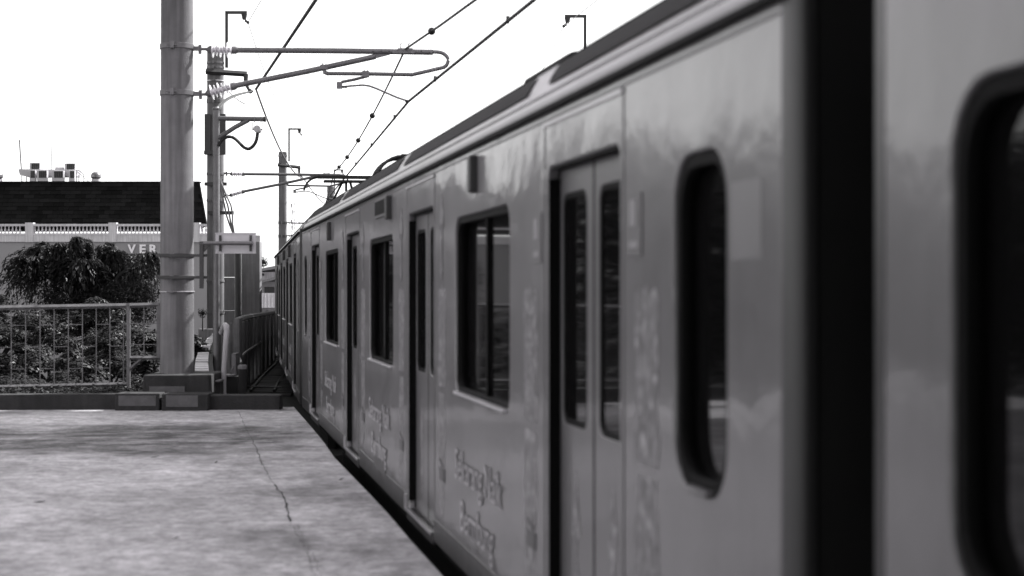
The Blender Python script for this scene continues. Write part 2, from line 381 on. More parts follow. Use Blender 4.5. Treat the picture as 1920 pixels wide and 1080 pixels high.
# viaduct deck beyond the platform, boards on it
DECK = -.75
dk = MB(); zz = [26, 34, 42, 52, 64, 78, 95, 125]
lx = [(352,24.5),(400,34),(425,42),(462,52),(498,64),(515,78),(522,95),(530,125)]
rx = [(1060,24.5),(880,34),(790,42),(730,52),(690,64),(668,78),(650,95),(640,125)]
for (l, z), (r_, z2) in zip(lx, rx):
    q1, q2 = P(l, 540, z), P(r_, 540, z); dk.v += [(q1.x,q1.y,DECK-.03),(q2.x,q2.y,DECK-.03),(q2.x,q2.y,DECK-1.2),(q1.x,q1.y,DECK-1.2)]
for i in range(len(lx) - 1):
    o = 4 * i
    dk.f += [(o,o+1,o+5,o+4),(o+1,o+2,o+6,o+5),(o+2,o+3,o+7,o+6),(o+3,o,o+4,o+7)]
dk.f += [(0,3,2,1)]
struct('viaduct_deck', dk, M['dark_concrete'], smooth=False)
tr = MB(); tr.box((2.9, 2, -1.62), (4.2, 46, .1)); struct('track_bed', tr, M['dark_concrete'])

# boarded walkway beside the track with two rails
ww = thing('walkway', 'dark boarded walkway with two thin curved rails between train and parapet', 'walkway', G(490, 745, DECK))
lp = [(459,742),(463,735),(478,718),(497,700),(511,684),(518,668)]; rp = [(545,742),(548,735),(551,718),(552,700),(553,684),(554,668)]
L_ = [G(*p, DECK) for p in lp]; R_ = [G(*p, DECK) for p in rp]
def along(pl, t):
    t = t * (len(pl) - 1); i = min(int(t), len(pl) - 2); return lerp(pl[i], pl[i + 1], t - i)
NB = 34
for i in range(NB):
    t0, t1 = i / NB, (i + .82) / NB
    q = [along(L_, t0), along(R_, t0), along(R_, t1), along(L_, t1)]
    part('board', MB().prism([v + Vector((0,0,-.03 + rng.uniform(0,.02))) for v in q], (0,0,.05)), M['ballast'], ww)
for pl in ([(470,738),(486,717),(500,702),(514,689),(520,680)], [(514,738),(521,722),(531,708),(540,697)]):
    part('rail', MB().tube([G(*p, DECK) + Vector((0,0,.06)) for p in pl], .035, 6), M['black'], ww)
part('threshold', MB().tube([G(463, 733, DECK) + Vector((0,0,.1)), G(528, 734, DECK) + Vector((0,0,.1))], .02, 6), M['steel'], ww)

# parapet of upright panels
pa = thing('parapet_wall', 'dark parapet of upright panels with pale coping, curving behind the train', 'parapet', G(446, 735, DECK))
pl_ = [(441,740,606),(456,728,600),(475,711,596),(496,690,592),(515,668,588.5),(523,656,587),(528,648,586)]
base = [G(a, b, DECK) for a, b, c in pl_]
zt = [hz(c, DECK_ ) for (a, b, c), DECK_ in zip(pl_, [(EYE - DECK) * FPX / (b - 540) for a, b, c in pl_])]
NP = 30
for i in range(NP):
    t0, t1 = i / NP, (i + .9) / NP
    a, b = along(base, t0), along(base, t1); za, zb = along(zt, t0), along(zt, t1)
    n = (b - a).cross(UP).normalized() * (.07 if i % 2 else .11)
    part('panel', MB().add([a, b, b - n, a - n, at(a, za), at(b, zb), at(b, zb) - n, at(a, za) - n] if False else
         [a + n, b + n, b - n, a - n, at(a, za) + n, at(b, zb) + n, at(b, zb) - n, at(a, za) - n],
         [(0,3,2,1),(4,5,6,7),(0,1,5,4),(1,2,6,5),(2,3,7,6),(3,0,4,7)]), M['parapet'], pa)
part('coping', MB().tube([at(along(base, i / 24), along(zt, i / 24) + .03) for i in range(25)], .085, 8), M['concrete'], pa)
part('cable', MB().tube([P(436,690,31), P(452,680,33), P(449,672,36), P(461,660,38.6), P(478,649,43), P(495,637,49), P(512,629,56)], .028, 6), M['steel'], pa)

# cable trough with concrete covers
ct = thing('cable_trough', 'curved run of pale slatted concrete covers leading away behind the round mast', 'cable trough', G(380, 700, .42) - Vector((0,0,1.1)))
cl = [(365,392,697),(366,390,680),(370,391,664),(377,394,651),(387,400,638),(396,404,629),(404,409,622)]
LL = [G(a, c, .42) for a, b, c in cl]; RR = [G(b, c, .42) for a, b, c in cl]
NS = 34
for i in range(NS):
    t0, t1 = i / NS, (i + .66) / NS
    q = [along(LL, t0), along(RR, t0), along(RR, t1), along(LL, t1)]; dz = rng.uniform(-.012, .012)
    part('cover', MB().prism([v + Vector((0,0,-.05 + dz)) for v in q], (0,0,.06)), M['slab'], ct)
wl = MB()
for i in range(12):
    a, b = along(RR, i / 12), along(RR, (i + 1) / 12)
    o = RGT * .07
    wl.prism([a - UP * .02, b - UP * .02, b - UP * .02 + o, a - UP * .02 + o], (0,0,-1.2))
part('channel_wall', wl, M['dark_concrete'], ct)
bl = MB()
for i in range(12):
    q = [along(LL, i/12), along(RR, i/12), along(RR, (i+1)/12), along(LL, (i+1)/12)]; bl.prism([v - UP * .11 for v in q], (0,0,-1.0))
part('channel_floor', bl, M['dark_concrete'], ct)
lw = view_block(372, 415, 46, hz(617, 46), -2.5, .3); solo('low_wall', lw, M['parapet'], 'short dark wall behind the far end of the slatted covers', 'wall', loc=P(390, 617, 46) - UP*2)

# ------------------------------------------------------------------ train
D = 1.556 * math.cos(TH); CL = 19.5; H = EYE
def rrect(u0, u1, v0, v1, r, n=5):
    out = []
    for cx, cy, a0 in ((u1-r, v1-r, 0), (u0+r, v1-r, 90), (u0+r, v0+r, 180), (u1-r, v0+r, 270)):
        for i in range(n + 1):
            a = R(a0 + 90 * i / n); out.append((cx + r * math.cos(a), cy + r * math.sin(a)))
    return out
def plate2d(name, loops, thick, x_out, bevel=.0):
    """flat panel in the (y,z) plane with holes; outer face at x_out, inner at x_out+thick"""
    cu = bpy.data.curves.new(name, 'CURVE'); cu.dimensions = '2D'; cu.fill_mode = 'BOTH'; cu.extrude = thick / 2 - bevel
    if bevel: cu.bevel_depth = bevel; cu.bevel_resolution = 1; cu.offset = -bevel
    for lp_ in loops:
        s = cu.splines.new('POLY'); s.points.add(len(lp_) - 1); s.use_cyclic_u = True
        for p, (u, v) in zip(s.points, lp_): p.co = (u, v, 0, 1)
    o = bpy.data.objects.new('tmp', cu); COL.objects.link(o)
    dg = bpy.context.evaluated_depsgraph_get(); me = bpy.data.meshes.new_from_object(o.evaluated_get(dg))
    bpy.data.objects.remove(o); bpy.data.curves.remove(cu)
    for v in me.vertices:
        u, vv, wz = v.co; v.co = (x_out + thick / 2 + wz, u, vv)
    bm = bmesh.new(); bm.from_mesh(me); bmesh.ops.remove_doubles(bm, verts=bm.verts[:], dist=1e-5); bmesh.ops.recalc_face_normals(bm, faces=bm.faces[:]); bm.to_mesh(me); bm.free()
    me.name = name; return me
def text_mesh(txt, size, depth, bold=0.0):
    cu = bpy.data.curves.new('txt', 'FONT'); cu.body = txt; cu.size = size; cu.extrude = depth; cu.offset = bold; cu.align_x = 'LEFT'; cu.resolution_u = 2
    o = bpy.data.objects.new('tmp', cu); COL.objects.link(o)
    dg = bpy.context.evaluated_depsgraph_get(); me = bpy.data.meshes.new_from_object(o.evaluated_get(dg))
    bpy.data.objects.remove(o); bpy.data.curves.remove(cu); return me

DC = [CL/2 - 7.26, CL/2 - 2.42, CL/2 + 2.42, CL/2 + 7.26]; DW = 1.28
WC = [CL/2 - 4.84, CL/2, CL/2 + 4.84]; WW = 1.74
PCN = [.86, CL - .73]; PW = .56
ZB, ZG = H - 1.61, H + .76
DT, DB = H + .518, H - 1.535
WT, WB = H + .405, H - .605
FLOOR = H - 1.54
car = thing('train_car', '', 'train car', (0,0,0), 'coupled train cars')
holes = [rrect(c - DW/2, c + DW/2, DB, DT, .06) for c in DC] + [rrect(c - WW/2, c + WW/2, WB, WT, .11) for c in WC] + [rrect(c - PW/2, c + PW/2, WB - .02, WT + .01, .17) for c in PCN]
outer = [(.1, ZB + .13), (CL - .1, ZB + .13), (CL - .1, ZG), (.1, ZG)]
# the doors reach below the side's lower edge, so the body side is cut there
side = link('body_side', plate2d('body_side', [[(.1, DB-.001 if False else ZB + .02), (CL - .1, ZB + .02), (CL - .1, ZG), (.1, ZG)]] + holes, .05, 0, .008), M['body'], car)
sm = MB(); sm.box((2.8 - .03, CL/2, (ZB+ZG)/2), (.06, CL - .2, ZG - ZB)); part('body_side', sm, M['body'], car)
skb = MB()
skb.box((.05, CL/2, ZB), (.05, CL - .2, .05)); part('skirt', skb, M['jamb'], car)
# shade and platform reflection low on the side, painted dark, broken at the doors
ys = [.1] + [v for c in DC for v in (c - DW/2 - .012, c + DW/2 + .012)] + [CL - .1]
for a, b in zip(ys[::2], ys[1::2]): part('lower_shade_band', MB().box((-.0015, (a+b)/2, ZB + .095), (.005, b - a - .02, .14)), M['band'], car)
fl = MB().box((1.4, CL/2, FLOOR - .09), (2.6, CL - .3, .12)); fl.box((1.4, CL/2, FLOOR - .45), (1.9, CL - 3, .55)); part('underframe', fl, M['black'], car)
for yb in (2.6, CL - 2.6):
    bo = MB()
    for dy in (-1.05, 1.05):
        for xx in (.75, 2.05): bo.lathe([(.43, -.06), (.43, .06)], (xx, yb + dy, FLOOR - .72), 18, (1,0,0))
    bo.box((.5, yb, FLOOR - .68), (.12, 2.6, .22)); bo.box((2.3, yb, FLOOR - .68), (.12, 2.6, .22)); bo.box((1.4, yb, FLOOR - .6), (1.9, .4, .2)); part('bogie', bo, M['black'], car)
# end walls, corner posts
for yy, sgn in ((0, 1), (CL, -1)):
    arc = [Vector((.03 - .03 * math.cos(a), yy + sgn * (.1 - .1 * math.sin(a)), ZB + .01)) for a in [R(90) * i / 6 for i in range(7)]] + [Vector((.06, yy + sgn * .003, ZB + .01)), Vector((.06, yy + sgn * .1, ZB + .01))]
    cp = MB().prism(arc, (0,0,ZG - ZB + .05)); cp.sm = True; part('corner_post', cp, M['post'], car)
    part('end_wall', MB().box((1.4, yy + sgn * .06, (ZG+ZB)/2 + .05), (2.66, .09, ZG - ZB + .1)), M['black'], car)
    bl_ = MB()
    for i in range(5): bl_.box((1.4, yy - sgn * (.025 + .048 * i), H - .45), (1.5 + (.1 if i % 2 else 0), .047, 2.05 + (.08 if i % 2 else 0)))
    part('gangway_bellows', bl_, M['black'], car)
    part('end_handle', MB().tube([(.3, yy - sgn * .02, H + .6), (.3, yy - sgn * .08, H + .6), (.5, yy - sgn * .08, H + .6), (.5, yy - sgn * .02, H + .6)], .015, 6), M['black'], car)
# roof
prof = [(.0, .762), (.012, .80), (.035, .845), (.07, .885), (.125, .965), (.19, 1.04), (.27, 1.10), (.5, 1.165), (.9, 1.21), (1.4, 1.23)]
prof = prof + [(2.8 - x, h) for x, h in reversed(prof[:-1])]
def roof_strip(prof_, y0, y1, lift=0.0, flare=0.0, thick=.02):
    mb = MB(); n = len(prof_)
    for yy in (y0, y1):
        for x, h in prof_: mb.v.append((x - lift * .8, yy + (flare * (h - .885) if yy == y0 else flare * (h - .885)), H + h + lift * .6))
    for i in range(n - 1): mb.f.append((i, i + 1, n + i + 1, n + i))
    mb.sm = True; return mb
rf = roof_strip(prof, .04, CL - .04); n = len(prof)
rf.f += [tuple(range(n)), tuple(range(2*n - 1, n - 1, -1))]
roof = part('roof', rf, M['cant'], car)
for y0, y1 in ((.06, 3.5), (4.0, 8.95), (9.35, 14.3), (14.7, CL - .06)):
    part('roof_mat', roof_strip([(.095, .921), (.125, .965), (.19, 1.04)], y0, y1, .008, 1.6), M['roofdark'], roof)
part('roof_mat', roof_strip(prof[6:13], .06, CL - .06, .008), M['roofdark'], roof)
part('cant_strip', roof_strip(prof[0:2] + [(.02, .815)], .05, CL - .05, .004), M['post2'], car)
part('cant_seam', roof_strip([(.043, .857), (.052, .868)], .06, CL - .06, .004), M['roofdark'], roof)
part('cant_seam', roof_strip([(.20, 1.05), (.215, 1.062)], .06, CL - .06, .004), M['roofdark'], roof)
part('gutter', MB().box((-.012, CL/2, ZG + .004), (.03, CL - .16, .022)), M['jamb'], car)
part('cant_seam', MB().box((-.001, CL/2, H + .722), (.004, CL - .24, .009)), M['skirt'], car)
for c in DC:
    part('door_header', MB().box((-.003, c, H + .703), (.012, DW + .12, .014)), M['bright'], car)
    for sg in (-1, 1): part('panel_seam', MB().box((-.0008, c + sg * (DW/2 + .06), (H + .715 + ZB + .2)/2), (.0035, .015, H + .715 - ZB - .2)), M['skirt'], car)
for y0, y1, top_ in ((.6, 2.9, 1.31), (5.6, 7.0, 1.33), (11.2, 12.4, 1.28)):
    part('roof_unit', MB().box((1.4, (y0+y1)/2, H + top_ - .08), (1.55, y1 - y0, .24)), M['roofdark'], car, bevel=.05)
# windows
def pane(name, u0, u1, v0, v1, x, r, parent, m=None): return link(name, plate2d(name, [rrect(u0, u1, v0, v1, r)], .008, x), m or M['glass'], parent)
for i, c in enumerate(WC):
    fr = link('window', plate2d('window', [rrect(c - WW/2 + .0015, c + WW/2 - .0015, WB + .0015, WT - .0015, .11), rrect(c - WW/2 + .035, c + WW/2 - .035, WB + .035, WT - .035, .09)], .06, .012), M['jamb'], car)
    pane('pane', c - .05, c + WW/2 - .03, WB + .03, WT - .03, .066, .06, fr)
    pane('pane', c - WW/2 + .03, c - .06, WB + .03, WT - .03, .045, .06, fr)
    part('mullion', MB().box((.045, c - .05, (WT+WB)/2), (.035, .045, WT - WB - .07)), M['jamb'], fr)
    part('sill', MB().box((.0, c, WB + .006), (.05, WW - .14, .016)), M['bright'], fr, bevel=.005)
for c in PCN:
    fr = link('end_window', plate2d('end_window', [rrect(c - PW/2 + .0015, c + PW/2 - .0015, WB - .0185, WT + .0085, .17), rrect(c - PW/2 + .04, c + PW/2 - .04, WB + .022, WT - .03, .14)], .06, .012), M['jamb'], car)
    pane('pane', c - PW/2 + .03, c + PW/2 - .03, WB + .01, WT - .02, .06, .14, fr)
    part('sill', MB().box((.004, c, WB - .011), (.04, PW - .32, .016)), M['steel'], fr, bevel=.005)
# doors
for c in DC:
    for sg in (-1, 1):
        u0, u1 = (c - DW/2 - .02, c - .014) if sg < 0 else (c + .014, c + DW/2 + .02)
        vw0, vw1 = u0 + .11, u1 - .07
        lf = link('door', plate2d('door', [[(u0, DB - .03), (u1, DB - .03), (u1, DT + .03), (u0, DT + .03)], rrect(vw0, vw1, WB + .03, WT - .005, .07)], .03, .055, .004), M['door'], car)
        rg = link('door_glass_seal', plate2d('door_glass_seal', [rrect(vw0 + .001, vw1 - .001, WB + .031, WT - .006, .07), rrect(vw0 + .022, vw1 - .022, WB + .052, WT - .027, .055)], .02, .058), M['jamb'], lf)
        pane('pane', vw0 + .015, vw1 - .015, WB + .045, WT - .02, .066, .06, lf)
    part('door_seam', MB().box((.07, c, (DT+DB)/2), (.03, .03, DT - DB + .04)), M['jamb'], car)
    part('door_seal', MB().add([], []).box((.030, c + DW/2 - .006, (DT+DB)/2), (.05, .010, DT - DB - .1)), M['jamb'], car)
    part('door_seal', MB().box((.030, c, DT - .007), (.048, DW - .1, .012)), M['jamb'], car)
    part('door_sill', MB().box((.018, c, FLOOR - .004), (.07, DW + .03, .018)), M['door'], car, bevel=.003)
    part('sill_edge', MB().box((-.02, c, FLOOR - .003), (.008, DW + .03, .016)), M['bright'], car)
    part('step_bracket', MB().box((-.014, c + DW/2 + .03, FLOOR + .045), (.02, .03, .1)), M['bright'], car)
    part('step_plate', MB().box((.002, c, FLOOR - .043), (.02, DW + .03, .06)), M['band'], car)
# lamps, destination sign, plates
part('side_lamp', MB().box((-.02, WC[0] + .12, H + .61), (.05, .09, .2)), M['post'], car, bevel=.01)
part('side_lamp', MB().box((-.02, WC[2] + .1, H + .61), (.05, .09, .2)), M['post'], car, bevel=.01)
part('side_lamp', MB().box((-.02, WC[1] - .72, H + .61), (.05, .09, .18)), M['post'], car, bevel=.01)
ds = part('destination_sign', MB().box((-.004, WC[1] - .1, H + .64), (.02, .86, .15)), M['skirt'], car)
part('pane', MB().box((-.015, WC[1] - .1, H + .64), (.004, .78, .11)), M['jamb'], ds)
for c in DC:
    for sg in (-1, 1):
        yb = c + sg * .86
        if abs(c - CL/2) > 3: pl1 = part('label_plate', MB().box((-.002, yb, H + .22), (.006, .2, .22)), M['plate'], car)
        if abs(c - CL/2) > 3: part('mark', MB().box((-.006, yb + .01, H + .26), (.003, .09, .09)), M['plate_mark'], pl1)
        if abs(c - CL/2) > 3: part('mark', MB().box((-.006, yb, H + .15), (.003, .12, .025)), M['plate_mark'], pl1)
        yo = c + sg * 1.02
        # printed ornaments of the wrap
        orn = MB().prism([(-.0015, yo + dy, H + dh) for dy, dh in ((-.16,-.03),(-.10,.0),(-.05,-.02),(0,.02),(.05,-.02),(.10,0),(.16,-.03),(.15,-.25),(.13,-.42),(.17,-.5),(.14,-.6),(-.14,-.6),(-.17,-.5),(-.13,-.42),(-.15,-.25))], (.003,0,0))
        part('printed_ornament', orn, M['decal'], car)
        part('printed_ornament', MB().prism([(-.0012, yo + dy, H + dh) for dy, dh in ((-.12,-.64),(.12,-.64),(.16,-.9),(.1,-1.3),(.0,-1.4),(-.1,-1.3),(-.16,-.9))], (.003,0,0)), M['decal'], car)
        if abs(c - CL/2) < 3:
            part('printed_spear', MB().prism([(-.0045, yo + dy, H + dh) for dy, dh in ((0,.58),(.07,.46),(.09,.36),(.03,.40),(.03,.2),(.06,.1),(0,.05),(-.06,.1),(-.03,.2),(-.03,.4),(-.09,.36),(-.07,.46))], (.003,0,0)), M['skirt'] if False else M['decal'], car)
        fp = part('printed_plate', MB().box((-.0045, yo - .02, H - 1.13), (.004, .2, .075)), M['skirt'], car)
        for q in range(3): part('stripe', MB().box((-.0055, yo - .06 + .06 * q, H - 1.075 + .012 * q), (.003, .045, .02)), M['plate'], fp)
    for sg in (-1, 1):
        part('printed_ornament', MB().prism([(.0535, c + sg * .32 + dy, H + dh) for dy, dh in ((0,-.75),(.05,-.9),(.08,-1.02),(.02,-1.04),(.06,-1.25),(0,-1.42),(-.06,-1.25),(-.02,-1.04),(-.08,-1.02),(-.05,-.9))], (.003,0,0)), M['decal'], car)
for i, c in enumerate(WC):
    for txt, zb, y0 in (('Sekarang Naik', H - 1.085, c + WW/2 - .02), ('Bermbung', H - 1.36, c + WW/2 - .22)):
        for word in txt.split():
            mes = []
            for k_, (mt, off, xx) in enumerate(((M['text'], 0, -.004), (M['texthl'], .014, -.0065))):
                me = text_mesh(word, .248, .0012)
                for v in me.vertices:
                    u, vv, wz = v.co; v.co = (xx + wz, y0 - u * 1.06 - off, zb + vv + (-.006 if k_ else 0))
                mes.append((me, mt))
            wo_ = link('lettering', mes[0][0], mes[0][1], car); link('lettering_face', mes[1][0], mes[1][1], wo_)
            y0 = min(v.co.y for v in mes[0][0].vertices) - .07
qp = part('printed_panel', MB().box((-.003, WC[1] + .05, H - 1.36), (.005, .86, .21)), M['text'], car)
for q in range(6): part('stripe', MB().box((-.0062, WC[1] + .38 - .13 * q, H - 1.33 + .03 * (q % 2)), (.002, .07, .1)), M['plate_mark' if q % 3 == 0 else 'plate'], qp)
part('pale_reflection', MB().box((-.0002, .40, H + .19), (.002, .27, .22)), M['reflection_patch'], car)  # bright reflection near the car end, painted as a thin pale rectangle

car0 = car
car0.location = (D, 4.29, 0); car0['label'] = 'complete nearer silver train car with lettering below its wide windows'
near = copy_tree(car0); near.location = (D, 4.29 - .48 - CL, 0); relabel(near, 'blurred nearest train car cut off by the right edge of the picture')
far = copy_tree(car0); far.location = (D + .005, 4.29 + CL + .5, 0); far.rotation_euler.z = -R(1.85); relabel(far, 'farthest train car, foreshortened, curving away beyond the platform end')
last = copy_tree(car0); ph = R(1.85); last.location = (D + .005 + (CL + .5) * math.sin(ph), 4.29 + CL + .5 + (CL + .5) * math.cos(ph), 0); last.rotation_euler.z = -R(3.9); relabel(last, 'train car around the bend, hidden behind the farthest visible car')
# pantographs sit on the roofs
def pantograph(root, y, zh, raised):
    X = 1.4
    def hp(x, yy, z): return Vector((x, yy, z))
    fr = MB().box((X, y, H + 1.27), (1.5, 1.4, .06))
    for xx in (.75, 2.05):
        for dy in (-.55, .55): fr.lathe([(.05,0),(.08,.02),(.05,.04),(.08,.06),(.05,.1)], (xx, y + dy, H + 1.2), 8)
    p = link('pantograph', mesh_from('pantograph', fr), M['black'], root)
    kn = hp(X, y + .9, (H + 1.3 + zh) / 2 if raised else H + 1.36)
    top_ = hp(X, y - .1, zh - .1)
    for xx in (-.45, .45): part('lower_arm', MB().tube([(X + xx, y - .5, H + 1.32), (kn.x + xx * .6, kn.y, kn.z)], .035, 6), M['black'], p)
    for xx in (-.27, .27): part('upper_arm', MB().tube([(kn.x + xx, kn.y, kn.z), (top_.x + xx * .3, top_.y, top_.z)], .028, 6), M['black'], p)
    for dy in (-.22, .14):
        hd = MB().box((X, y + dy, zh), (1.2, .06, .05))
        part('contact_strip', hd, M['black'], p)
        for sg in (-1, 1):
            pts = [(X + sg * (.58 + .32 * math.sin(a)), y + dy, zh + .0 - .34 * (1 - math.cos(a))) for a in [R(80) * i / 7 for i in range(8)]]
            part('horn', MB().tube(pts, .022, 6), M['black'], p)
    part('head_frame', MB().box((X, y - .04, zh - .09), (.95, .42, .04)), M['black'], p)
    part('cross_tube', MB().tube([(X, y - .04, zh - .09), (X, y - .04, zh - .3)], .03, 6), M['black'], p)
pantograph(far, 13.5, H + 2.37, True)
pantograph(car0, 15.2, H + 1.45, False)

# ------------------------------------------------------------------ masts
def mast(px, z, z0, z1, r0, r1, label, bands=(), group='concrete catenary masts'):
    c = P(px, 540, z); c.z = z0
    t = thing('catenary_mast', label, 'mast', c, group)
    hh = z1 - z0
    part('shaft', MB().lathe([(r0, 0), (r0, .01), (lerp(r0, r1, .5), hh * .5), (r1, hh - .02), (r1 - .02, hh)], c, 32), M['mast'], t)
    for zb, wd, m in bands:
        rr = lerp(r0, r1, (zb - z0) / hh) + .008
        b = part('clamp_band', MB().lathe([(rr, -wd/2), (rr + .006, -wd/2 + .004), (rr + .006, wd/2 - .004), (rr, wd/2)], (c.x, c.y, zb), 32), M[m], t)
        e = Vector((c.x, c.y, zb)) - FWD * (rr + .02) + RGT * -.02
        part('clamp_bolt', MB().vbox(e, (.05, .05, wd * 1.25)).tube([e - RGT * .07, e + RGT * .07], .009, 6), M['steel'], b)
    return t, c
zA, zB_, zC, zD = 23.3, 47.8, 81.0, 110.0
mA, cA = mast(332, zA, .4, 7.9, .222, .205, 'thick round concrete mast on a block at the platform end',
              ((hz(88, zA), .07, 'tube'), (hz(175, zA), .07, 'tube'), (hz(479, zA), .045, 'dark_steel'), (hz(520, zA), .045, 'dark_steel'), (hz(547, zA), .014, 'bright')))
# base block of the near mast
bb = view_block(264, 396, 22.72, .425, -.2, 1.15, .03); bbo = part('base_block', bb, M['dark_concrete'], mA, bevel=.015)
part('repair_patch', view_block(280, 346, 22.708, hz(724.5, 22.71), hz(737, 22.71), .02), M['pale_patch'], bbo)
mB, cB = mast(404, zB_, -4, hz(96, zB_), .235, .225, 'second round concrete mast carrying dark brackets, behind the steel post',
              ((hz(118, zB_), .06, 'steel'), (hz(127, zB_), .06, 'steel'), (hz(152, zB_), .03, 'bright'), (hz(190, zB_), .1, 'mast'), (hz(376, zB_), .07, 'mast'), (hz(326, zB_), .07, 'mast'), (hz(527, zB_), .06, 'mast'), (hz(585, zB_), .1, 'mast')))
mC, cC = mast(530, zC, -4, hz(285, zC), .2, .19, 'third concrete mast rising just left of the far end of the train',
              ((hz(292, zC), .1, 'steel'), (hz(418, zC), .12, 'dark_steel'), (hz(443, zC), .12, 'dark_steel')))
mD, cD = mast(620, zD, -4, hz(350, zD), .235, .225, 'most distant concrete mast top showing above the train roof',
              ((hz(357, zD), .1, 'steel'), (hz(372, zD), .3, 'dark_steel')))
mE, cE = mast(1117, zB_, -4, hz(104, zB_), .235, .225, 'concrete mast on the far side of the train, hidden but for its hooked bracket')
def earth_bracket(px, py, z, m, side=1):
    s = z / FPX * 47.8 / z * 1.0; s = 47.8 / FPX   # metres per pixel at the second mast
    o = P(px, py, z)
    def q(dx, dy): return o + RGT * (dx * s * side) - UP * (dy * s)
    b = part('hooked_bracket', MB().vbox(q(0, 52), (.075, .075, 106 * s)).vbox(q(18, 1.5), (40 * s, .075, .075)), M['dark_steel'], m)
    part('hanger', MB().lathe([(.05, -.10), (.085, .06)], q(33, 8), 8).tube([q(33, 12), q(36, 17), q(40, 20)], .02, 6).sphere(q(36.5, 17.5), .04, 6).sphere(q(40, 20), .045, 6), M['dark_steel'], b)
    return q(40, 20)
eB = earth_bracket(425, 22, zB_, mB); eC = earth_bracket(542, 241, zC, mC); eD = earth_bracket(627, 318, zD, mD); eE = earth_bracket(1097, 29, zB_, mE, -1)
def feeder_bracket(px0, px1, py, z, m):
    s = 47.8 / FPX
    a, b = P(px0, py, z - .27), P(px1, py + 5, z - .27)
    o = part('feeder_bracket', MB().tube([a, b], .075, 4), M['dark_steel'], m)
    e = P(px1 - 2, py + 5, z - .27)
    part('feeder_hanger', MB().tube([e, e - UP * .26 + RGT * .0, e - UP * .42 + RGT * .08], [.07, .05, .035], 8).sphere(e - UP * .46 + RGT * .12, .07, 6), M['dark_steel'], o)
    return e - UP * .5 + RGT * .2
fB = feeder_bracket(386, 463, 134, zB_, mB); fC = feeder_bracket(521, 563, 309, zC, mC); fD = feeder_bracket(612, 640, 372, zD, mD)
# dark box channel and cable brackets on the second mast
part('cable_channel', MB().vbox(P(389.5, 252, zB_ - .28), (.16, .1, 1.1)), M['dark_steel'], mB)
part('cable_channel', MB().vbox(P(417.5, 252, zB_ - .28), (.16, .1, 1.1)), M['dark_steel'], mB)
for x0, x1, yy in ((383, 422, 286), (384, 425, 345), (390, 438, 399)):
    part('cross_bracket', MB().vbox(P((x0+x1)/2, yy, zB_ - .3), ((x1-x0) * zB_/FPX, .1, .09)), M['dark_steel'], mB)
for q in range(3):
    part('drop_cable', MB().tube([P(411 + 2*q, 330 + 6*q, zB_ - .4), P(416 + 4*q, 365, zB_ - .45), P(421 + 6*q, 385, zB_ - .5), P(424 + 6*q, 402, zB_ - .5), P(430 + 3*q, 420, zB_ - .55), P(437 + q, 438, zB_ - .6)], .025, 6), M['tube'], mB)

# ------------------------------------------------------------------ cantilevers
def insulator(mb_col, a, b, t, n=6):
    a, b = Vector(a), Vector(b); d = (b - a); L = d.length; u = d.normalized()
    pf = [(.02, 0), (.05, L * .12), (.055, L * .17), (.035, L * .19)]
    core = part('insulator', MB().lathe([(.036, L * .17), (.036, L * .83)], a, 12, u), M['porcelain'], t)
    for i in range(n):
        h = L * (.22 + .58 * i / (n - 1)); rr = .105 if i % 2 == 0 else .085
        part('shed', MB().lathe([(.035, h - .008), (rr, h - .004), (rr, h + .002), (.035, h + .012)], a, 16, u), M['porcelain'], core)
    part('end_cap', MB().lathe([(.015, 0), (.05, L * .1), (.052, L * .17)], a, 12, u), M['tube'], core)
    part('end_cap', MB().lathe([(.052, L * .83), (.052, L * .93), (.04, L)], a, 12, u), M['tube'], core)
def Q(px, py): return P(px, py, zA)
cant = thing('catenary_cantilever', 'large tubular catenary arm with white insulators on the nearest round mast', 'cantilever', cA + UP * 4, 'catenary cantilevers')
insulator(cant, Q(386, 93), Q(446, 94), cant); insulator(cant, Q(384, 177), Q(444, 160), cant)
for (x, y) in ((370, 92), (371, 177)):
    part('pivot', MB().vbox(Q(x - 2, y - 1), (.09, .06, .055)).tube([Q(x + 5, y - 8), Q(x + 5, y + 9)], .022, 8).tube([Q(x, y), Q(x + 17, y)], .02, 8), M['tube'], cant)
part('top_tube', MB().tube([Q(446, 94), Q(640, 95.5), Q(812, 98)], .037, 12), M['tube'], cant)
part('stay_tube', MB().tube([Q(444, 160), Q(575, 134), Q(704, 106)], .037, 12), M['tube'], cant)
part('gusset', MB().prism([Q(700, 100) - FWD * .012, Q(733, 99) - FWD * .012, Q(730, 103) - FWD * .012, Q(703, 110) - FWD * .012], FWD * .024), M['tube'], cant)
bend = [Q(806, 97.5), Q(818, 97.5), Q(828, 99), Q(836, 104), Q(840, 111), Q(839, 119), Q(834, 125), Q(825, 128), Q(775, 139.5), Q(768, 140), Q(690, 138.5), Q(617, 138)]
part('registration_pipe', MB().tube(smooth(bend, 3), .026, 10), M['tube'], cant)
part('drop_bracket', MB().vbox(Q(608, 126), (.1, .09, .06)).tube([Q(608, 128), Q(609, 136), Q(617, 138.5)], .03, 8), M['tube'], cant)
part('bracket_bolt', MB().tube([Q(605, 118), Q(605, 127)], .008, 6).tube([Q(611, 119), Q(611, 127)], .008, 6), M['steel'], cant)
part('steady_bracket', MB().vbox(Q(686, 139), (.09, .09, .08)).tube([Q(683, 131), Q(683, 138)], .008, 6).tube([Q(689, 131), Q(689, 138)], .008, 6), M['tube'], cant)
part('steady_link', MB().tube([Q(688, 143), Q(665, 149), Q(640, 154)], .022, 6).vbox(Q(636.5, 160), (.075, .02, .095)), M['tube'], cant)
part('steady_arm', MB().tube([Q(640, 163), Q(660, 161), Q(680, 159.5), Q(692, 161), Q(706, 166), Q(724, 174), Q(745, 183), Q(766, 190)], .014, 8), M['steel'], cant)
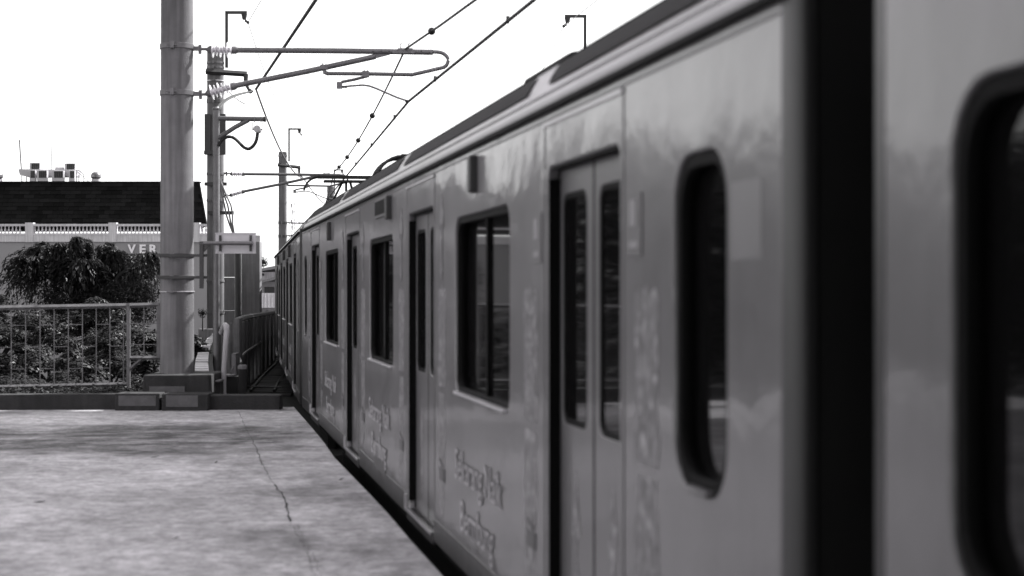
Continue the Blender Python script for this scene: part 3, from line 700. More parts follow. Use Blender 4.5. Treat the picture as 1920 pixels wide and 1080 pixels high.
part('wire_clip', MB().vbox(Q(764, 190), (.06, .03, .03)), M['black'], cant); part('wire_clip', MB().vbox(Q(646, 163), (.07, .03, .028)), M['black'], cant)
sad = part('messenger_saddle', MB().vbox(Q(760, 93), (.2, .08, .03)).vbox(Q(757, 98), (.3, .1, .035)), M['steel'], cant)
for x in (751, 766): part('hook', MB().tube([Q(x, 92), Q(x, 82), Q(x + 1.5, 80.5), Q(x + 3, 82)], .007, 6), M['steel'], sad)
for x in (700, 715, 730, 745, 790): part('hole_pin', MB().tube([Q(x, 96.8) - FWD * .04, Q(x, 96.8) + FWD * .04], .008, 6), M['black'], cant)
dz_ = UP * (-.0)
cantB = copy_tree(cant); cantB.location = cant.location + (cB - cA) + UP * (cA.z - cB.z) + UP * (hz(326, zB_) - hz(93, zA)); relabel(cantB, 'smaller-looking tubular catenary arm on the second mast, left of the raised pantograph')
cantC = copy_tree(cant); cantC.location = cant.location + (cC - cA) + UP * (cA.z - cC.z) + UP * (hz(418, zC) - hz(93, zA)); relabel(cantC, 'far catenary arm on the third mast, mostly hidden by the train roof')

# ------------------------------------------------------------------ overhead wires
conA, mesA = Q(766, 190), Q(760, 92)
conB, mesB = P(617, 369, zB_), P(627, 322, zB_)
conZ = conA + (P(1010, 0, 14.9) - conA).normalized() * 44; conZ.z = conA.z
mesZ = Vector((conZ.x, conZ.y, mesA.z))
conC = P(592, 428, 80); mesC = P(596, 412, 80)
def span(a, b, sag, n=14): return [lerp(a, b, i / n) - UP * (4 * sag * (i / n) * (1 - i / n)) for i in range(n + 1)]
solo('contact_wire', MB().tube([conZ, conA, conB, conC], .0175, 6), M['wire'], 'lower straight catenary wire, held by the curved steady arm above the train', 'wire', loc=conA)
mpts = span(mesZ, mesA, .55) + span(mesA, mesB, .2)[1:] + span(mesB, mesC, .2)[1:]
solo('messenger_wire', MB().tube(mpts, .015, 6), M['wire'], 'upper catenary wire beaded with small dark balls, over the top tube', 'wire', loc=mesA)
def mes_at(z):
    best = None
    def dep(p): return (p - Vector((0,0,EYE))).dot(FWD)
    for a, b in zip(mpts, mpts[1:]):
        if dep(a) <= z <= dep(b): return lerp(a, b, (z - dep(a)) / (dep(b) - dep(a)))
def con_at(z):
    pts = [conZ, conA, conB, conC]
    def dep(p): return (p - Vector((0,0,EYE))).dot(FWD)
    for a, b in zip(pts, pts[1:]):
        if dep(a) <= z <= dep(b): return lerp(a, b, (z - dep(a)) / (dep(b) - dep(a)))
dl = {16.3: 'dropper clamp nearest the camera on the lower wire, near the top edge', 20.9: 'dropper with the largest dark ball, right of the tube end',
      25.6: 'ball-less dropper just beyond the near catenary arm', 30.6: 'dropper with dark ball below the curved steady arm', 35.3: 'dropper with the second ball beyond the near arm',
      40.2: 'dropper with the third ball beyond the near arm', 44.7: 'last small dropper before the second catenary arm'}
for z, lb in dl.items():
    a, b = mes_at(z), con_at(z)
    t = thing('dropper', lb, 'dropper', b, 'catenary droppers')
    part('hanger_wire', MB().tube([a + RGT * .02, b + RGT * .02], .0016, 4).tube([a - RGT * .02, b - RGT * .02], .0016, 4), M['thin_wire'], t)
    part('clamp', MB().vbox(b + UP * .012, (.03, .05, .065)), M['black'], t)
    if z not in (25.6, 16.3): part('ball', MB().sphere(a, .046 if z < 25 else .05), M['black'], t)
fl_dir = (P(592, 0, 32) - P(480, 167, zB_)).normalized()
fp = P(480, 167, zB_ - .3)
solo('feeder_cable', MB().tube([fp + fl_dir * 40, P(592, 0, 32), fp], .034, 8), M['black'], 'thick black feeder cable slanting up to the top edge from the second mast', 'cable', loc=fp)
solo('feeder_cable', MB().tube(span(fp, fC, .55, 20), .028, 8), M['tube'], 'long grey feeder cable sagging from the second mast to the third', 'cable', loc=fp)
solo('feeder_cable', MB().tube(span(fC, fD, .5, 12), .026, 6), M['tube'], 'far feeder cable between the third and the most distant mast', 'cable', loc=fC)
for jx, jy, lb in ((407, 206, 'left one of two black cables curving from the steel post top to the feeder'), (411, 206, 'right one of two black cables curving from the steel post top to the feeder')):
    solo('jumper_cable', MB().tube(smooth([P(jx, jy, 30.2), P(jx + 5, 197, 34), P(jx + 17, 186, 40), P(jx + 38, 177, 44), P(474, 171, 47.3)]), .024, 6), M['black'], lb, 'cable', loc=P(474, 170, 47.3))
solo('slack_wire', MB().tube(smooth([P(427, 170, 46), P(437, 180, 46), P(450, 190, 46.2), P(461, 195, 46.4), P(468, 192, 46.6), P(474, 180, 47)]), .012, 6), M['tube'], 'thin slack wire looping below the feeder cable end', 'wire', loc=P(474, 180, 47))
solo('earth_wire', MB().tube([eB + (P(490, 0, 42) - eB) * 6, eB] + span(eB, eC, .7)[1:], .010, 5), M['thin_wire'], 'hair-thin earth wire hung from the hooked bracket of the second mast', 'wire', loc=eB)
eF = P(985, 200, 70)
solo('earth_wire', MB().tube([eE + (P(1120, 0, 42.5) - eE) * 5, eE, eF], .010, 5), M['thin_wire'], 'hair-thin earth wire on the hooked bracket behind the train roof', 'wire', loc=eE)

# ------------------------------------------------------------------ things on and behind the near mast
sg_ = thing('sign_board', 'back of a small grey sign on a tube arm strapped to the nearest mast', 'sign', P(381, 540, 22.95), 'x'); del sg_['group']
zs = 22.95
part('board', MB().vbox(P(442, 456, zs + .08), (76 * zs/FPX, .02, 38 * zs/FPX)), M['sign'], sg_, bevel=.004)
part('rim', MB().vbox(P(442, 437.5, zs + .08), (76.5 * zs/FPX, .035, .012)).vbox(P(442, 474.5, zs + .08), (76.5 * zs/FPX, .035, .012)), M['sign'], sg_)
for x in (413, 470): part('clip', MB().vbox(P(x, 456, zs + .055), (4.5 * zs/FPX, .02, 30 * zs/FPX)), M['dark_steel'], sg_)
part('arm', MB().tube([P(374, 456, zs), P(474, 456, zs)], .026, 12), M['tube'], sg_)
part('upright', MB().vbox(P(378, 497, zs), (7 * zs/FPX, .05, 88 * zs/FPX)), M['dark_steel'], sg_)
part('gusset', MB().prism([P(381, 460, zs - .01), P(395, 460, zs - .01), P(382, 473, zs - .01)], FWD * .02), M['dark_steel'], sg_)
for y in (479, 520): part('strap_bar', MB().vbox(P(341, y, zs + .045), (96 * zs/FPX, .03, .035)), M['dark_steel'], sg_)
# steel post with arm
zf = 30.0
sp = thing('steel_post', 'thin grey steel post with a braced arm, in front of the second mast', 'post', at(P(405.5, 540, zf), -2))
c = P(405.5, 540, zf)
part('shaft', MB().tube([at(c, -2), at(c, hz(206, zf))], .058, 14), M['steel'], sp)
part('cap', MB().lathe([(.062, 0), (.07, .03), (.05, .06)], at(c, hz(207, zf)), 12), M['steel'], sp)
part('arm', MB().tube([P(407, 222, zf), P(497, 223.5, zf)], .042, 12), M['tube'], sp)
part('arm_end', MB().tube([P(494.5, 223.5, zf), P(499, 223.5, zf)], .047, 12), M['dark_steel'], sp)
part('brace', MB().tube([P(409, 259, zf), P(440, 239, zf), P(466, 225, zf)], .04, 10), M['tube'], sp)
for x in (477, 489.5): part('u_bolt', MB().tube([P(x, 218, zf - .05), P(x, 230, zf - .05)], .006, 6).tube([P(x - 3 if x < 480 else x + 2, 229, zf), P(x - 3 if x < 480 else x + 2, 244, zf)], .008, 6), M['steel'], sp)
dsx = P(482.5, 242, zf)
part('end_disc', MB().lathe([(.055, -.16), (.062, -.15), (.062, .05), (.05, .06)], dsx, 20, -FWD), M['sign'], sp)
part('clamp_bar', MB().tube([P(473, 243, zf), P(492, 243, zf)], .012, 6), M['dark_steel'], sp)
part('cable_tail', MB().tube(smooth([P(483, 249, zf), P(481, 262, zf), P(476, 272, zf), P(467, 279, zf), P(457, 276, zf), P(445, 264, zf), P(436, 257.5, zf), P(426, 257, zf - .03), P(416, 263, zf - .05), P(410, 274, zf - .04)]), .029, 8), M['black'], sp)
# equipment cabinets behind
zk = 57.0
ec = thing('equipment_cabinet', 'tall grey trackside cabinet behind the sign board', 'cabinet', at(P(453, 540, zk), -1.2))
part('body', view_block(453, 487, zk, hz(453, zk), -1.2, .5), M['cabinet'], ec, bevel=.01)
part('top_box', view_block(478, 487.5, zk + .1, hz(441, zk), hz(453.5, zk), .3), M['sign'], ec)
part('side_rib', view_block(478.5, 486.5, zk - .012, hz(455, zk), -1.2, .012), M['cabinet_b'], ec)
part('handle', MB().vbox(P(455, 528, zk - .02), (.03, .03, .09)), M['steel'], ec)
pn = thing('panelled_cabinet', 'narrow cabinet of stacked grey door panels right of the steel post', 'cabinet', at(P(430, 540, zk - .6), -1.2))
for y0, y1 in ((455, 519.5), (520.5, 581.5), (582.5, 640)):
    dr = part('door', view_block(420, 440, zk - .6, hz(y0, zk), hz(y1, zk), .45), M['cabinet_b'], pn, bevel=.008)
    part('hinge', MB().vbox(P(421.5, y0 + 5, zk - .62), (.025, .03, .05)), M['black'], dr)
part('plinth', view_block(420, 440, zk - .6, hz(641, zk), -1.2, .45), M['cabinet_b'], pn)
kp_ = P(446.5, 540, zk - 1.2)
solo('dark_post', MB().tube([at(kp_, -1.2), at(kp_, hz(460, zk))], .11, 14), M['dark_steel'], 'dark round post standing between the two grey cabinets', 'post', loc=at(kp_, -1.2))
# pale goose-neck pipe
zp = 23.7
solo('goose_neck_pipe', MB().tube([P(419.5, 748, zp), P(420, 690, zp), P(423, 650, zp), P(425, 620, zp + .02), P(424.5, 612, zp + .06), P(422, 610, zp + .14), P(418.5, 616, zp + .25), P(415, 624, zp + .33)], [.034, .034, .038, .04, .041, .041, .04, .039], 14), M['pale_pipe'], 'pale painted pipe bent over at the top, right of the mast base', 'pipe', loc=P(419.5, 748, zp))
c = P(455, 540, 24.2)
bo_ = thing('bollard', 'short dark round bollard between pale pipe and boarded walkway', 'bollard', at(c, -.75))
part('body', MB().lathe([(.055, 0), (.055, hz(690, 24.2) + .75)], at(c, -.75), 14), M['dark_concrete'], bo_)
part('cap', MB().lathe([(.066, 0), (.066, .04), (.05, .06)], at(c, hz(692, 24.2)), 14), M['concrete'], bo_)
bx = thing('junction_box', 'small dark junction box with pale lid beside the mast base block', 'box', at(P(404, 540, 23.2), -.3))
part('case', view_block(396, 412, 23.2, hz(716, 23.2), -.3, .3), M['dark_concrete'], bx)
part('lid', view_block(394.5, 413, 23.17, hz(713, 23.2), hz(716, 23.2), .34), M['concrete'], bx)
b2 = thing('junction_box', 'dark blocky box with thin pale ledge behind the goose-neck pipe', 'box', at(P(428, 540, 24.6), -.7))
part('case', view_block(413, 446, 24.6, hz(706, 24.6), -.7, .3), M['black'], b2)
part('lid', view_block(414, 437, 24.57, hz(703, 24.6), hz(706, 24.6), .34), M['concrete'], b2)
solo('conduit_stub', MB().tube([P(434, 702, 24.5), P(433, 695, 24.5), P(437, 690, 24.5), P(438, 684, 24.5)], .012, 6), M['steel'], 'small crooked conduit stub behind the pale pipe', 'conduit', loc=P(434, 702, 24.5))
stone = view_block(434, 442, 26, hz(663, 26), -.7, .4); solo('stone_pier', stone, M['concrete'], 'rough narrow concrete pier just behind the pale pipe', 'pier', loc=at(P(438, 540, 26), -.7))
dkp = view_block(438, 449, 36, hz(597, 36), -.75, .4); solo('end_post', dkp, M['parapet'], 'dark end post where the panelled parapet begins', 'post', loc=at(P(443, 540, 36), -.75))

# ------------------------------------------------------------------ fence
zf_ = 23.35
fe = thing('fence', 'grey metal railing with thin uprights at the platform end', 'fence', at(P(241, 540, zf_), .2))
def bar(mb, a, b, r, n=4): return mb.tube([a, b], r, n)
def F(px, py): return P(px, py, zf_)
mm = .0071
part('top_rail', MB().tube([F(-260, 581.5), F(241, 573), F(300, 571.5)], .032, 4), M['fence'], fe)
part('bottom_rail', MB().tube([F(-260, 731.5), F(241, 720)], .026, 4), M['fence'], fe)
part('post', MB().vbox(F(241, 648), (6.2 * mm, .05, 158 * mm)), M['fence'], fe)
part('post', MB().vbox(F(297.5, 621), (6.5 * mm, .05, 98 * mm)), M['fence'], fe)
part('lower_rail', MB().tube([F(243, 671), F(300, 671)], .026, 4), M['fence'], fe)
part('brace', MB().tube([F(244, 692), F(265, 674)], .024, 4), M['fence'], fe)
xs = [-60, -33, -6, 21, 48, 75, 101.5, 128, 154.5, 180.5, 206, 231.5]
for x in xs: part('upright', MB().tube([F(x, 577.5 - x * .017), F(x, 727 - x * .025)], .0075, 6), M['fence_bar'], fe)
part('upright', MB().tube([F(270, 573), F(270, 671)], .008, 6), M['fence_bar'], fe)
for i, (a, b) in enumerate(zip(xs, xs[1:])):
    rows = (609.5, 691) if i % 2 == 0 else (650, 650)
    rows = ((609, 691) if i % 2 else (650,)) 
    for y in rows: part('cross_wire', MB().tube([F(a, y + 1.5 - a * .012), F(b, y + 1.5 - b * .012)], .005, 5), M['fence_bar'], fe)
part('cross_wire', MB().tube([F(241, 607), F(297, 606)], .005, 5), M['fence_bar'], fe)
part('cross_wire', MB().tube([F(241, 646), F(297, 646)], .005, 5), M['fence_bar'], fe)

# ------------------------------------------------------------------ building on the left
zb = 100.0; ppm = FPX / zb
bd = thing('mansion_building', 'pale building with black mansard roof and white balustrade behind the trees', 'building', at(P(150, 540, zb), -6))
part('wall', view_block(-1300, 392, zb, hz(441, zb), -6, 14, 0, -3.2), M['facade'], bd)
part('cornice', view_block(-1301, 393, zb - .12, hz(440, zb), hz(453.5, zb), .5), M['balustrade'], bd)
part('plinth_rail', view_block(-1301, 393, zb - .14, hz(437.5, zb), hz(441, zb), .34), M['balustrade'], bd)
part('hand_rail', view_block(-1301, 393, zb - .14, hz(420, zb), hz(424, zb), .34), M['balustrade'], bd)
peds = [(-265, -250), (-109, -94), (47, 62), (203, 218), (359, 374)]
for a, b in peds: part('pedestal', view_block(a, b, zb - .17, hz(417.5, zb), hz(454, zb), .45), M['balustrade'], bd)
hb = (437.5 - 424) / ppm
bme = mesh_from('baluster', MB().lathe([(.05,0),(.05,.03),(.035,.05),(.062,.13),(.066,.18),(.045,.25),(.03,.31),(.038,.35),(.05,.38),(.05,hb)], n=10))
x = -60.0; bme.materials.append(M['balustrade'])
while x < 392:
    if not any(a - 3 < x < b + 3 for a, b in peds):
        o = bpy.data.objects.new('baluster', bme); COL.objects.link(o); o.parent = bd; o.location = at(P(x, 540, zb + .03), hz(437.5, zb)) - ORG[bd.name]
    x += 6.97
# mansard
zr = zb + 1.0
def RF(px, t): # t 0 bottom .. 1 top of roof slope
    pr = P(px, 420, zr); pr.z = lerp(hz(424, zr), hz(339.5, zr), t); return pr + FWD * (1.3 * t)
rb = MB().prism([RF(-1300, 0), RF(388, 0), RF(366, 1), RF(-1300, 1)], FWD * 10 - RGT * 2.4); part('roof', rb, M['shingle'], bd)
rows, tw = 11, 19.4
tile = None
for r_ in range(rows):
    y = -50 + (tw / 2 if r_ % 2 else 0)
    t0, t1 = r_ / rows, (r_ + 1.12) / rows; t1 = min(t1, 1)
    lim = lerp(388, 366, (t0 + t1) / 2)
    while y < lim - 1:
        a, b = RF(y + .25, t0), RF(min(y + tw - .25, lim), t0); c_, d_ = RF(min(y + tw - .25, lim), t1), RF(y + .25, t1)
        o = -FWD * .045; o2 = -FWD * .012
        part('shingle', MB().add([a + o, b + o, c_ + o2, d_ + o2, a, b, c_ + FWD * .02, d_ + FWD * .02], [(0,1,2,3),(7,6,5,4),(0,4,5,1),(1,5,6,2),(2,6,7,3),(3,7,4,0)]), M['shingle'], bd)
        y += tw
part('ridge_cap', MB().prism([RF(-1300, 1.0) - FWD*.06 - UP*.02, RF(367, 1.0) - FWD*.06 - UP*.02, RF(367, 1.0) - FWD*.06 + UP*.06, RF(-1300, 1.0) - FWD*.06 + UP*.06], FWD * .6), M['shingle'], bd)
part('hip_cap', MB().tube([RF(388, 0) - FWD * .03, RF(366, 1) - FWD * .03], .05, 6), M['shingle'], bd)
for ch, x0, wpx in (('V', 239.5, 15), ('E', 262, 11.5), ('R', 280.5, 15)):
    me = text_mesh(ch, 1.0, .05, .03); xs_ = [v.co.x for v in me.vertices]; ys_ = [v.co.y for v in me.vertices]
    w0, h0 = max(xs_) - min(xs_), max(ys_) - min(ys_); mx, my = min(xs_), min(ys_)
    o0 = P(x0, 475.5, zb - .1)
    for v in me.vertices:
        p = o0 + RGT * ((v.co.x - mx) / w0 * wpx / ppm) + UP * ((v.co.y - my) / h0 * 17 / ppm) - FWD * v.co.z; v.co = p - ORG[bd.name]
    link('sign_letter', me, M['letter'], bd)
# rooftop plant
zq = zr + 3.0; pq = zq / FPX
def RB(x0, x1, y0, y1, dz=0, depth=.35): return view_block(x0, x1, zq + dz, hz(y0, zq), hz(y1, zq), depth)
tray = thing('roof_tray', 'long pale equipment tray on the black roof under the cooling units', 'roof tray', P(90, 339, zq))
part('trough', MB().prism([P(34, 317, zq + .4), P(146, 318, zq + .4), P(144, 331, zq + .4), P(52, 332, zq + .4), P(37, 328, zq + .4)], FWD * .9), M['hvac'], tray)
for x in (41, 50, 144, 148): part('support', MB().tube([P(x, 328, zq + .5), P(x, 342, zq + .5)], .03, 5), M['tube'], tray)
part('ladder_rail', MB().tube([P(146, 318, zq), P(157, 327, zq), P(157, 342, zq)], .025, 5).tube([P(146, 323, zq), P(157, 332, zq)], .02, 5).tube([P(157, 333, zq), P(168, 342, zq)], .02, 5), M['tube'], tray)
units = [(55,75,304,317.5,.5,'cooling unit standing on the tray left end of the roof'), (121,141,305,318,.5,'cooling unit standing on the tray right end of the roof'),
         (55,66,319,340,0,'leftmost narrow cooling unit below the tray on the roof'), (69,88,319.5,340,-.1,'cooling unit with dark grille, second from left below the tray'),
         (97,119,320,340,-.1,'widest cooling unit with grid grille below the tray'), (129,140,319.5,340,0,'rightmost narrow cooling unit below the tray'), (103,119,312,317.5,.6,'low flat cooling unit lying on the middle of the tray')]
for x0, x1, y0, y1, dz, lb in units:
    u = thing('cooling_unit', lb, 'cooling unit', P((x0+x1)/2, y1, zq + dz), 'rooftop cooling units')
    part('case', RB(x0, x1, y0, y1, dz), M['hvac'], u, bevel=.02)
    gw = (x1 - x0)
    if y1 - y0 > 8:
        gr = part('grille', RB(x0 + gw * .2, x1 - gw * .08, y0 + 1.2, min(y1, 335) - 1.5, dz - .02, .03), M['grille'], u)
        for q in range(1, 4):
            xx = lerp(x0 + gw * .2, x1 - gw * .08, q / 4); part('grille_bar', MB().vbox(P(xx, (y0 + min(y1, 335)) / 2, zq + dz - .03), (.012, .012, (min(y1, 335) - y0 - 3) * pq)), M['tube'], gr)
vt = thing('turbine_vent', 'round shiny turbine ventilator on the black roof ridge', 'vent', P(180, 340, zq))
part('neck', MB().lathe([(.26, 0), (.26, .16)], P(180, 341, zq), 14), M['hvac'], vt)
part('turbine', MB().lathe([(.2, 0), (.3, .1), (.31, .2), (.27, .33), (.15, .42), (.02, .44)], P(180, 336, zq), 18), M['cant'], vt)
v2 = copy_tree(vt); v2.location = P(-4, 340, zq); relabel(v2, 'turbine ventilator on the roof cut by the left edge of the picture')
solo('roof_antenna', MB().tube([P(40, 318, zq + .6), P(36.5, 264, zq + .6)], .045, 6).sphere(P(36.5, 263, zq + .6), .045, 6), M['tube'], 'slightly leaning dark rod antenna at the left end of the roof tray', 'antenna', loc=P(40, 318, zq + .6))
solo('roof_antenna', MB().tube([P(97, 318, zq + .7), P(95.5, 252, zq + .7)], .024, 6), M['tube'], 'tall hair-thin antenna rising from the middle of the roof tray', 'antenna', loc=P(97, 318, zq + .7))

# far structures seen between cabinet and train
zh = 125.0
hs = thing('far_house', 'distant low house with sloping roofs between grey cabinet and train end', 'house', at(P(503, 540, zh), -6))
part('wall', view_block(470, 560, zh, hz(528, zh), -6, 8), M['far_wall'], hs)
part('roof', MB().prism([P(478, 534, zh - 1), P(560, 512, zh - 1), P(560, 508, zh - 1), P(478, 529, zh - 1)], FWD * 9), M['far_roof'], hs)
part('upper_wall', view_block(476, 560, zh + 4, hz(510, zh + 4), hz(530, zh + 4), 6), M['balustrade'], hs)
part('upper_roof', MB().prism([P(470, 507, zh + 3), P(560, 490, zh + 3), P(560, 497, zh + 3), P(470, 511, zh + 3)], FWD * 8), M['far_roof'], hs)
part('window', view_block(496, 514, zh - .08, hz(538, zh), hz(549, zh), .1), M['far_dark'], hs)
part('window', view_block(489, 495, zh + 3.9, hz(513, zh + 4), hz(517, zh + 4), .1), M['far_dark'], hs)
zcf = 110
cf = thing('corrugated_fence', 'pale corrugated sheet fence below the distant house', 'fence', at(P(500, 540, zcf), -6))
for i in range(20): part('sheet', view_block(472 + 3.2 * i, 475.0 + 3.2 * i, zcf + (.05 if i % 2 else 0), hz(549.5 + .1 * (i % 3), zcf), hz(577, zcf), .04), M['balustrade'], cf)
part('base_wall', view_block(470, 540, zcf + .12, hz(577, zcf), -6, .3), M['concrete'], cf)
lt = thing('lattice_tower', 'faint distant lattice tower right of the third mast', 'tower', at(P(549, 540, 190), -6))
lg = [P(545.2, 540, 189.8), P(552.5, 540, 189.8), P(548, 540, 190.3)]
for l in lg: part('leg', MB().tube([at(l, -6), at(l, hz(376, 190))], .03, 4), M['tube'], lt)
zz0 = hz(500, 190); q = 0
while zz0 < hz(380, 190):
    a, b = (lg[0], lg[1]) if q % 2 else (lg[1], lg[0]); part('lacing', MB().tube([at(a, zz0), at(b, zz0 + .42)], .016, 4), M['tube'], lt); zz0 += .42; q += 1
for y in (385, 397, 415, 426): part('aerial', MB().vbox(P(547 + (y % 5), y, 189.6), (.16, .1, .34)), M['hvac'], lt)

# ------------------------------------------------------------------ vegetation
def leaf_mesh(name, pts, nrm, size, aspect=.5, dirs=None):
    """rhombic leaves: pts (n,3), nrm leaf normals (n,3), size (n,)"""
    n = len(pts); d = nrg.normal(size=(n, 3)); d[:, 2] -= .35
    if dirs is not None: d = np.where(np.abs(dirs).sum(1, keepdims=True) > 0, dirs * 2.2 + d * .35, d)
    nrm = nrm / np.linalg.norm(nrm, axis=1, keepdims=True)
    d -= nrm * (d * nrm).sum(1, keepdims=True); d /= np.linalg.norm(d, axis=1, keepdims=True)
    s = np.cross(nrm, d); sz = size[:, None]
    v = np.empty((n, 4, 3)); v[:, 0] = pts - d * sz * .5; v[:, 1] = pts + s * sz * aspect * .5 + nrm * sz * .08; v[:, 2] = pts + d * sz * .5; v[:, 3] = pts - s * sz * aspect * .5 + nrm * sz * .08
    me = bpy.data.meshes.new(name); me.vertices.add(n * 4); me.loops.add(n * 4); me.polygons.add(n)
    me.vertices.foreach_set('co', v.reshape(-1)); me.loops.foreach_set('vertex_index', np.arange(n * 4, dtype=np.int32))
    me.polygons.foreach_set('loop_start', np.arange(0, n * 4, 4, dtype=np.int32)); me.polygons.foreach_set('loop_total', np.full(n, 4, dtype=np.int32))
    me.update(calc_edges=True); me.validate(); return me
def shrub(px, ytop, z, hw, label, ybot=None, leaf=.085, dens=1.0, group='leafy shrubs behind the railing'):
    c = P(px, 540, z); zt_ = hz(ytop, z); rad = hw * z / FPX; zb_ = hz(ybot, z) if ybot else zt_ - 1.6
    base = Vector((c.x, c.y, -6.0 if zb_ < 0.6 else zb_ - 1.5))
    t = thing('shrub', label, 'shrub', base, group)
    pts, nr, sz = [], [], []
    ncl = int(24 * dens * max(.5, rad)); limbs = MB().tube([base, lerp(base, at(c, zb_), .6), at(c, (zb_ + zt_) / 2)], [.09, .07, .03], 7)
    for i in range(ncl):
        a = nrg.uniform(0, 2 * math.pi); rr = rad * math.sqrt(nrg.uniform(0, 1)); hgt = nrg.uniform(0, 1) ** .5
        edge_ = math.sqrt(max(0, 1 - (rr / rad) ** 2))
        cz = zb_ + (zt_ - zb_) * min(1, hgt * (.35 + .65 * edge_) + .0) - .05
        cc = np.array((c.x + rr * math.cos(a), c.y + rr * math.sin(a) * .8, cz)); cr = nrg.uniform(.2, .52) * min(1.2, .6 + rad * .4)
        m = int(nrg.uniform(300, 480) * dens)
        u = nrg.normal(size=(m, 3)); u /= np.linalg.norm(u, axis=1, keepdims=True); rr_ = nrg.uniform(.35, 1, size=(m, 1)) ** .5
        off = u * rr_ * np.array((cr, cr, cr * .3)); off[:, 2] -= .35 * (off[:, 0] ** 2 + off[:, 1] ** 2) / cr
        pts.append(cc + off); n_ = u * .6 + np.array((0, 0, .75)) + nrg.normal(size=(m, 3)) * .2; nr.append(n_); sz.append(nrg.uniform(.6, 1.25, m) * leaf)
        if i % 5 == 0: limbs.tube([at(c, zb_), lerp(at(c, zb_), Vector(tuple(cc)), .6), Vector(tuple(cc))], [.03, .02, .008], 5)
    part('stem', limbs, M['bark'], t)
    me = leaf_mesh('foliage', np.concatenate(pts) - np.array(ORG[t.name]), np.concatenate(nr), np.concatenate(sz)); link('foliage', me, M['leaf'], t); return t
SH = [(-10, 572, 44, 75, 690, 'shrub farthest left behind the top rail, cut by the picture edge'), (62, 583, 40, 62, 700, 'broad shrub reaching the top rail, left of the weeping tree trunk'),
      (120, 566, 43, 55, 700, 'shrub poking above the top rail under the weeping tree middle'), (178, 562, 41, 55, 700, 'tallest shrub poking above the railing, below the weeping tree'),
      (232, 585, 39, 50, 700, 'shrub behind the thick railing post at top rail height'), (290, 588, 38, 50, 700, 'shrub seen just left of the round mast behind the railing corner'),
      (25, 622, 32, 58, 735, 'leafy shrub in the middle height behind the left railing bays'), (92, 640, 33, 52, 735, 'leafy middle shrub behind the fourth railing bay'),
      (150, 628, 31, 50, 735, 'leafy middle shrub behind the centre of the railing'), (208, 612, 33, 50, 735, 'leafy middle shrub left of the thick railing post'), (268, 640, 31, 42, 740, 'leafy shrub under the raised lower rail beside the mast'),
      (8, 690, 26.3, 42, 760, 'low shrub behind the bottom rail at the left picture edge'), (66, 704, 26, 38, 765, 'low shrub behind the bottom rail, second from the left'),
      (122, 698, 26.2, 30, 765, 'low rounded bush with pale leaves just above the bottom rail'), (185, 708, 26, 42, 765, 'low shrub behind the bottom rail left of the post'), (258, 690, 25.2, 28, 765, 'low dark shrub left of the mast base block'),
      (370, 606, 31, 9, 700, 'slender bright shrub showing right of the round mast')]
for px, yt, z, hw, yb_, lb in SH: shrub(px, yt - (6 if z > 37 else 0), z, hw * (1.3 if z > 37 else 1.1), lb, yb_, leaf=.058 if z < 29 else .085, dens=1.0 if z > 29 else 1.1)
shrub(-2, 548, 52, 26, 'small rounded tree top at the left edge left of the weeping tree', 640, leaf=.11)
